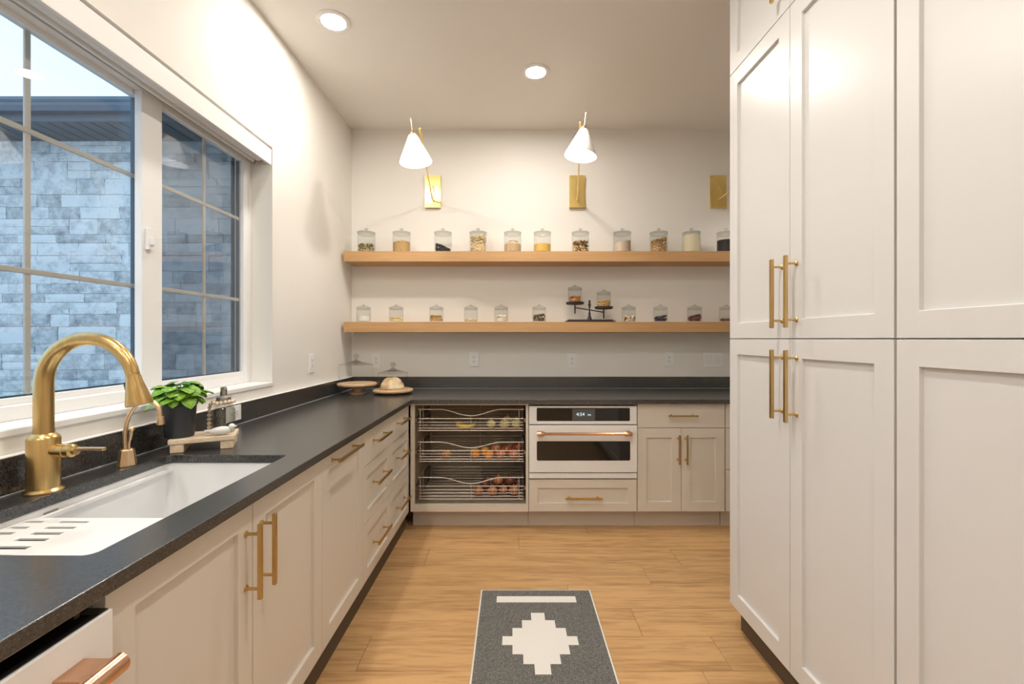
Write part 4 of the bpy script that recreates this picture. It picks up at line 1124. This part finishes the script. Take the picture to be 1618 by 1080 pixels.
# small filtered-water tap
q = L(1.470, 1.284, CT1 + 0.0005)
wt = thing('water_tap', 'small brass filtered-water tap between the faucet and the wooden riser', 'faucet', q, 0)
b = B(); lathe(b, [(0, 0), (0.026, 0), (0.027, 0.004), (0.020, 0.052), (0.016, 0.056), (0, 0.056)], 8); obj('body', b, 'brass_pale', wt, smooth=20)
pts = catmull([(-0.006, 0, 0.05), (-0.007, 0, 0.10), (0.000, 0, 0.145), (0.018, 0, 0.185), (0.048, 0, 0.212), (0.082, 0, 0.213), (0.104, 0, 0.192), (0.110, 0, 0.160)], 6)
b = B(); tube(b, pts, 0.0065, 12); sp_ = obj('spout', b, 'brass_pale', wt, smooth=50)
b = B(); lathe(b, [(0, 0), (0.011, 0), (0.012, 0.004), (0.010, 0.026), (0, 0.026)], 12, T(0.111, 0, 0.136)); obj('nozzle', b, 'brass_pale', sp_, smooth=40)
pts = catmull([(0.012, -0.006, 0.05), (0.012, -0.006, 0.075), (0.017, -0.006, 0.10), (0.020, -0.006, 0.118)], 5)
b = B(); tube(b, pts, [0.004] * 8 + [0.0055] * (len(pts) - 8), 10); sphere(b, 0.009, 10, 8, T(0.020, -0.006, 0.122)); obj('lever', b, 'brass_pale', wt, smooth=50)

# ------------------------------------------------------------------ wooden riser with plant, soap bottle, bird
RC = Vector((-1.192, 1.735, CT1 + 0.0005)); RA = math.radians(26)
rs = thing('wooden_riser', 'small pale wooden riser stand at the far end of the sink', 'riser', RC, RA)
b = B(); box(b, -0.105, 0.105, -0.072, 0.072, 0.031, 0.050); obj('top_board', b, 'riser_wood', rs, bevel=0.003)
for x in (-0.078, 0.078):
    obj('foot', box(B(), x - 0.021, x + 0.021, -0.068, 0.068, 0, 0.0308), 'riser_wood', rs, bevel=0.002)
ZR = CT1 + 0.0511
MR = Matrix.Translation(RC) @ RZ(RA)
def on_riser(x, y): p = MR @ Vector((x, y, 0)); return Vector((p.x, p.y, ZR))
pp = on_riser(-0.080, -0.010)
pt = thing('potted_plant', 'leafy green plant in a black pot on the wooden riser', 'plant', pp)
b = B(); lathe(b, [(0, 0), (0.045, 0), (0.047, 0.004), (0.054, 0.118), (0.058, 0.120), (0.058, 0.131), (0.053, 0.131), (0.050, 0.112), (0, 0.112)], 28); obj('pot', b, 'pot_black', pt, smooth=35)
b = B(); lathe(b, [(0, 0.1125), (0.0495, 0.1125), (0.0495, 0.118), (0.03, 0.121), (0, 0.121)], 20); obj('soil', b, 'soil', pt)
lm = []
for j in range(3):     # cupped, softly lobed leaf, stalk at the origin, tip along +y
    b = B(); nx, ny = 6, 7; g = {}
    for iy in range(ny + 1):
        v = iy / ny
        wd = 0.5 * math.sin(PI * (v ** 0.72)) ** 0.75 * (1 + 0.06 * math.sin(9 * v + j))
        for ix in range(nx + 1):
            u = ix / nx * 2 - 1
            g[ix, iy] = b.verts.new((u * wd * 0.95, v - 0.08 * u * u * (1 - v), 0.13 * math.sin(PI * v) - 0.18 * u * u * wd - 0.35 * v * v * (0.5 + 0.2 * j) + 0.03 * math.sin(5 * u + j)))
    for iy in range(ny):
        for ix in range(nx): b.faces.new((g[ix, iy], g[ix + 1, iy], g[ix + 1, iy + 1], g[ix, iy + 1]))
    bmesh.ops.remove_doubles(b, verts=b.verts[:], dist=1e-5)
    me = bpy.data.meshes.new('leaf'); b.to_mesh(me); b.free()
    for f in me.polygons: f.use_smooth = True
    me.materials.append(MATS['leaf_dark' if j == 2 else 'leaf_green']); lm.append(me)
rnd = random.Random(11); stems = B()
for i in range(80):
    a_ = rnd.uniform(0, 2 * PI); el = rnd.random()
    q = 0.012 + 0.062 * math.sqrt(rnd.random()); zz_ = 0.128 + 0.088 * (1 - (q / 0.085) ** 2) * rnd.uniform(0.6, 1.1)
    p = Vector((q * math.cos(a_), q * math.sin(a_), zz_))
    if pp.x + p.x < -1.285: p.x = -1.285 - pp.x
    if p.x > 0.045: p.x = 0.045
    lf = bpy.data.objects.new('leaf', lm[2] if (zz_ > 0.185 and rnd.random() < 0.6) else lm[rnd.randint(0, 1)]); C.objects.link(lf); lf.parent = pt
    lf.location = p; s = rnd.uniform(0.036, 0.060); lf.scale = (s, s, s)
    lf.rotation_euler = (rnd.uniform(-0.75, 0.35), rnd.uniform(-0.35, 0.35), a_ - PI / 2 + rnd.uniform(-0.5, 0.5))
    if i % 2 == 0: tube(stems, [(p.x * 0.35, p.y * 0.35, 0.118), (p.x * 0.7, p.y * 0.7, (0.118 + p.z) / 2), p], 0.0014, 5)
obj('stems', stems, 'stem_green', pt)

bp = on_riser(0.058, 0.014)
so = thing('soap_bottle', 'clear glass soap dispenser with metal pump on the wooden riser', 'soap dispenser', bp)
so.scale = (1, 1, 1.16)
b = B(); lathe(b, [(0, 0), (0.037, 0), (0.040, 0.004), (0.040, 0.075), (0.034, 0.090), (0.022, 0.098), (0.022, 0.104), (0.019, 0.104), (0.019, 0.098), (0.036, 0.074), (0.036, 0.008), (0, 0.008)], 28); obj('glass_body', b, 'lid_glass', so, smooth=40)
b = B(); lathe(b, [(0, 0.096), (0.0255, 0.096), (0.0255, 0.118), (0.018, 0.121), (0.012, 0.124), (0.012, 0.140), (0, 0.140)], 20); pu = obj('pump', b, 'pump_metal', so, smooth=40)
b = B(); lathe(b, [(0, 0.138), (0.010, 0.138), (0.011, 0.152), (0, 0.154)], 14); tube(b, [(0, 0, 0.149), (0.014, -0.012, 0.151), (0.024, -0.022, 0.144)], 0.0048, 8); obj('pump_nozzle', b, 'pump_metal', pu, smooth=50)
gl = thing('bead_garland', 'pale wooden bead garland draped round the soap bottle neck', 'garland', bp)
bd = B(); sphere(bd, 0.0075, 12, 8); bme = None
pos = [(0.0350 * math.cos(2 * PI * i / 15), 0.0350 * math.sin(2 * PI * i / 15), 0.1195 + 0.002 * math.sin(i)) for i in range(15)]
pos += [(-0.046, -0.008, 0.109), (-0.0490, -0.009, 0.097), (-0.0500, -0.010, 0.084), (-0.0495, -0.012, 0.068), (-0.0490, -0.013, 0.052), (-0.0485, -0.014, 0.036), (-0.0485, -0.014, 0.021), (-0.0490, -0.016, 0.0082)]
for p in pos:
    if bme is None: o = obj('bead', bd, 'bead_wood', gl, smooth=True); bme = o.data
    else: o = obj('bead', bme, None, gl)
    o.location = p
bi = on_riser(0.060, -0.052)
bd_ = thing('bird_figurine', 'small white ceramic bird figurine on the front edge of the riser', 'figurine', bi, RA)
b = B(); Mb = T(0, 0, 0.017) @ RY(PI / 2)
lathe(b, [(0, -0.046), (0.006, -0.040), (0.013, -0.020), (0.0165, 0.0), (0.015, 0.016), (0.009, 0.028), (0, 0.033)], 18, Mb); bo = obj('body', b, 'matte_white', bd_, smooth=True)
b = B(); sphere(b, 0.0115, 14, 10, T(0.033, 0, 0.030)); obj('head', b, 'matte_white', bd_, smooth=True)
b = B(); lathe(b, [(0.004, 0), (0, 0.009)], 8, T(0.043, 0, 0.030) @ RY(PI / 2)); obj('beak', b, 'matte_white', bd_)
b = B(); prism(b, [(-0.056, -0.010), (-0.03, -0.006), (-0.03, 0.006), (-0.056, 0.010)], 0.018, 0.022); obj('tail', b, 'matte_white', bd_, bevel=0.001)

# ------------------------------------------------------------------ fruit and vegetables in the baskets
def round_bm(r, kind):
    b = B()
    if kind == 'onion': lathe(b, [(0, -r * 0.86), (r * 0.25, -r * 0.84), (r * 0.72, -r * 0.62), (r, -0.05 * r), (r * 0.86, r * 0.5), (r * 0.45, r * 0.82), (r * 0.16, r * 0.98), (r * 0.09, r * 1.22), (0, r * 1.25)], 18)
    elif kind == 'apple': lathe(b, [(0, -r * 0.76), (r * 0.2, -r * 0.86), (r * 0.6, -r * 0.74), (r * 0.92, -r * 0.25), (r, r * 0.15), (r * 0.85, r * 0.6), (r * 0.5, r * 0.84), (r * 0.2, r * 0.78), (0, r * 0.62)], 18)
    else: sphere(b, r, 18, 12)
    return b
def produce(name, lab, cat, px, py, Y, rpx, kind, mat, zb, group, dz=0.0, rot=0.0):
    r = rpx * Y / F
    x = (px - 809) * Y / F
    z = H - (py - 535) * Y / F
    low = {'onion': 0.86, 'apple': 0.86, 'ball': 1.0}[kind] * r
    if dz == 0: z = zb + 0.0055 + low
    t = thing(name, lab, cat, (x, Y, z - low), 0, group)
    t.rotation_euler = (0, 0, rot)
    o = obj('flesh', round_bm(r, kind), mat, t, smooth=True); o.location = (0, 0, low)
    if kind == 'apple':
        b = B(); tube(b, [(0, 0, r * 0.6), (0.002, 0, r * 0.85), (0.005, 0, r * 1.05)], 0.0016, 6); s = obj('stalk', b, 'soil', t); s.location = (0, 0, low)
    elif kind == 'ball':
        b = B(); lathe(b, [(0, 0.002), (0.005, 0.001), (0.006, -0.001), (0, -0.002)], 8, T(0, 0, r)); s = obj('stem_button', b, 'stem_green', t); s.location = (0, 0, low)
    elif kind == 'onion':
        b = B(); lathe(b, [(0, 0), (r * 0.16, 0.002), (r * 0.10, -0.002), (0, -0.003)], 8, T(0, 0, -r * 0.86)); s = obj('root_end', b, 'bead_wood', t); s.location = (0, 0, low)
z1_, z2_, z3_ = BASKETS
g1, g2, g3 = 'yellow onions in the top basket', 'fruit in the middle basket', 'onions in the bottom basket'
YA = 3.215
produce('onion', 'pale yellow onion standing apart at the left of the four in the top basket', 'onion', 776, 677, YA, 7.6, 'onion', 'onion_pale', z1_, g1)
produce('onion', 'pale yellow onion at the front centre of the top basket pile', 'onion', 797, 678, YA - 0.015, 8.2, 'onion', 'onion_pale', z1_, g1)
produce('onion', 'pale yellow onion peeking out behind the others in the top basket', 'onion', 802, 670, YA + 0.085, 8.4, 'onion', 'onion_pale', z1_, g1)
produce('onion', 'pale yellow onion at the right end of the top basket', 'onion', 816, 676, YA, 8.2, 'onion', 'onion_pale', z1_, g1)
bn = thing('bananas', 'small bunch of yellow bananas left of the onions in the top basket', 'bananas', ((735 - 809) * YA / F, YA, z1_ + 0.004))
for j in range(3):
    pts = catmull([(-0.062, -0.012 + j * 0.022, 0.030 + 0.004 * j), (-0.03, -0.022 + j * 0.024, 0.020), (0.01, -0.020 + j * 0.022, 0.0155), (0.045, -0.008 + j * 0.012, 0.018), (0.064, 0.002 + j * 0.004, 0.024)], 5)
    n_ = len(pts); rs_ = [0.015 * max(0.25, math.sin(PI * (0.08 + 0.84 * i / (n_ - 1))) ** 0.5) for i in range(n_)]
    b = B(); tube(b, pts, rs_, 8); obj('banana', b, 'banana_skin', bn, smooth=50)
b = B(); tube(b, [(0.060, 0.004, 0.024), (0.074, 0.006, 0.028)], [0.008, 0.006], 8); obj('stalk', b, 'banana_skin', bn, smooth=50)
produce('apple', 'red and green apple alone on the left of the middle basket', 'apple', 705, 722, YA, 8.6, 'apple', 'apple_mixed', z2_, g2)
produce('orange', 'bright orange fruit leftmost of the row in the middle basket', 'orange', 751, 719, YA, 7.8, 'ball', 'orange_skin', z2_, g2)
produce('orange', 'orange second in the row of the middle basket, set slightly back', 'orange', 766.5, 718, YA + 0.055, 7.6, 'ball', 'orange_skin', z2_, g2)
produce('orange', 'orange third in the row of the middle basket', 'orange', 773, 723, YA - 0.022, 7.4, 'ball', 'orange_skin', z2_, g2)
produce('peach', 'pink and yellow peach in the front row of the middle basket', 'peach', 791, 724, YA, 8.0, 'apple', 'apple_pink', z2_, g2)
produce('peach', 'pink and yellow peach at the right of the middle basket', 'peach', 811.5, 722, YA, 8.0, 'apple', 'apple_pink', z2_, g2)
produce('apple', 'pink apple behind the peaches, left of the two at the back of the middle basket', 'apple', 783, 715, YA + 0.135, 8.2, 'apple', 'apple_pink', z2_, g2)
produce('apple', 'dark red apple at the very back right of the middle basket', 'apple', 800, 712, YA + 0.095, 8.6, 'apple', 'apple_red', z2_, g2)
produce('apple', 'dark red apple tucked into the right rear corner of the middle basket', 'apple', 817, 716, YA + 0.16, 8.6, 'apple', 'apple_red', z2_, g2)
for (px, py, dy, r, mt, lab) in (
    (756, 778, 0.0, 7.8, 'onion_copper', 'copper onion, leftmost in the front row of the bottom basket'), (778, 779, -0.01, 8.2, 'onion_copper', 'copper onion, second in the front row of the bottom basket'),
    (795, 776, 0.02, 7.4, 'onion_copper', 'shiny copper onion, third in the front row of the bottom basket'), (812, 776, 0.0, 8.4, 'onion_copper', 'copper onion, rightmost in the front row of the bottom basket'),
    (766, 768, 0.125, 9.0, 'onion_dark', 'dark brown onion, leftmost in the back row of the bottom basket'), (784, 768, 0.12, 8.6, 'onion_dark', 'dark brown onion, second in the back row of the bottom basket'),
    (802, 766, 0.13, 9.2, 'onion_dark', 'dark brown onion, third in the back row of the bottom basket'), (817, 766, 0.105, 7.4, 'onion_dark', 'dark brown onion, rightmost in the back row of the bottom basket')):
    produce('onion', lab, 'onion', px, py, YA + dy, r, 'onion', mt, z3_, g3)
for (px, py, dy, r, mt, lab) in ((787, 758, 0.055, 8.0, 'onion_copper', 'copper onion lying on top of the bottom basket heap, left of the other'), (806, 758, 0.055, 8.2, 'onion_dark', 'brown onion lying on top of the bottom basket heap, at the right')):
    produce('onion', lab, 'onion', px, py, YA + dy, r, 'onion', mt, z3_, g3, dz=1)

# ------------------------------------------------------------------ rug
rx0, rx1, ry0, ry1 = -0.160, 0.410, 1.570, 2.361
rg = thing('rug', 'small dark grey woven rug with a white stepped diamond', 'rug', ((rx0 + rx1) / 2, (ry0 + ry1) / 2, 0.0008))
hw, hl = (rx1 - rx0) / 2, (ry1 - ry0) / 2
obj('weave', box(B(), -hw, hw, -hl, hl, 0, 0.0055), 'rug_grey', rg, bevel=0.002)
b = B()
for s in (-1, 1): tube(b, [(s * hw, -hl, 0.004), (s * hw, hl, 0.004)], 0.0042, 8)
for s in (-1, 1): tube(b, [(-hw, s * hl, 0.003), (hw, s * hl, 0.003)], 0.003, 8)
obj('edge_binding', b, 'rug_white', rg, smooth=50)
cx = 0.124 - (rx0 + rx1) / 2
b = B()
for i in range(7):
    kx = 4 - abs(i - 3)
    wv = 0.0325 + 0.0447 * (kx - 1)
    yc = (3 - i) * 0.0567
    box(b, cx - wv, cx + wv, yc - 0.02838, yc + 0.02838, 0.0056, 0.0062)
obj('stepped_diamond', b, 'rug_white', rg)
for s in (-1, 1):
    obj('stripe', box(B(), cx - 0.202, cx + 0.202, s * 0.3115 - 0.0265, s * 0.3115 + 0.0265, 0.0056, 0.0062), 'rug_white', rg)
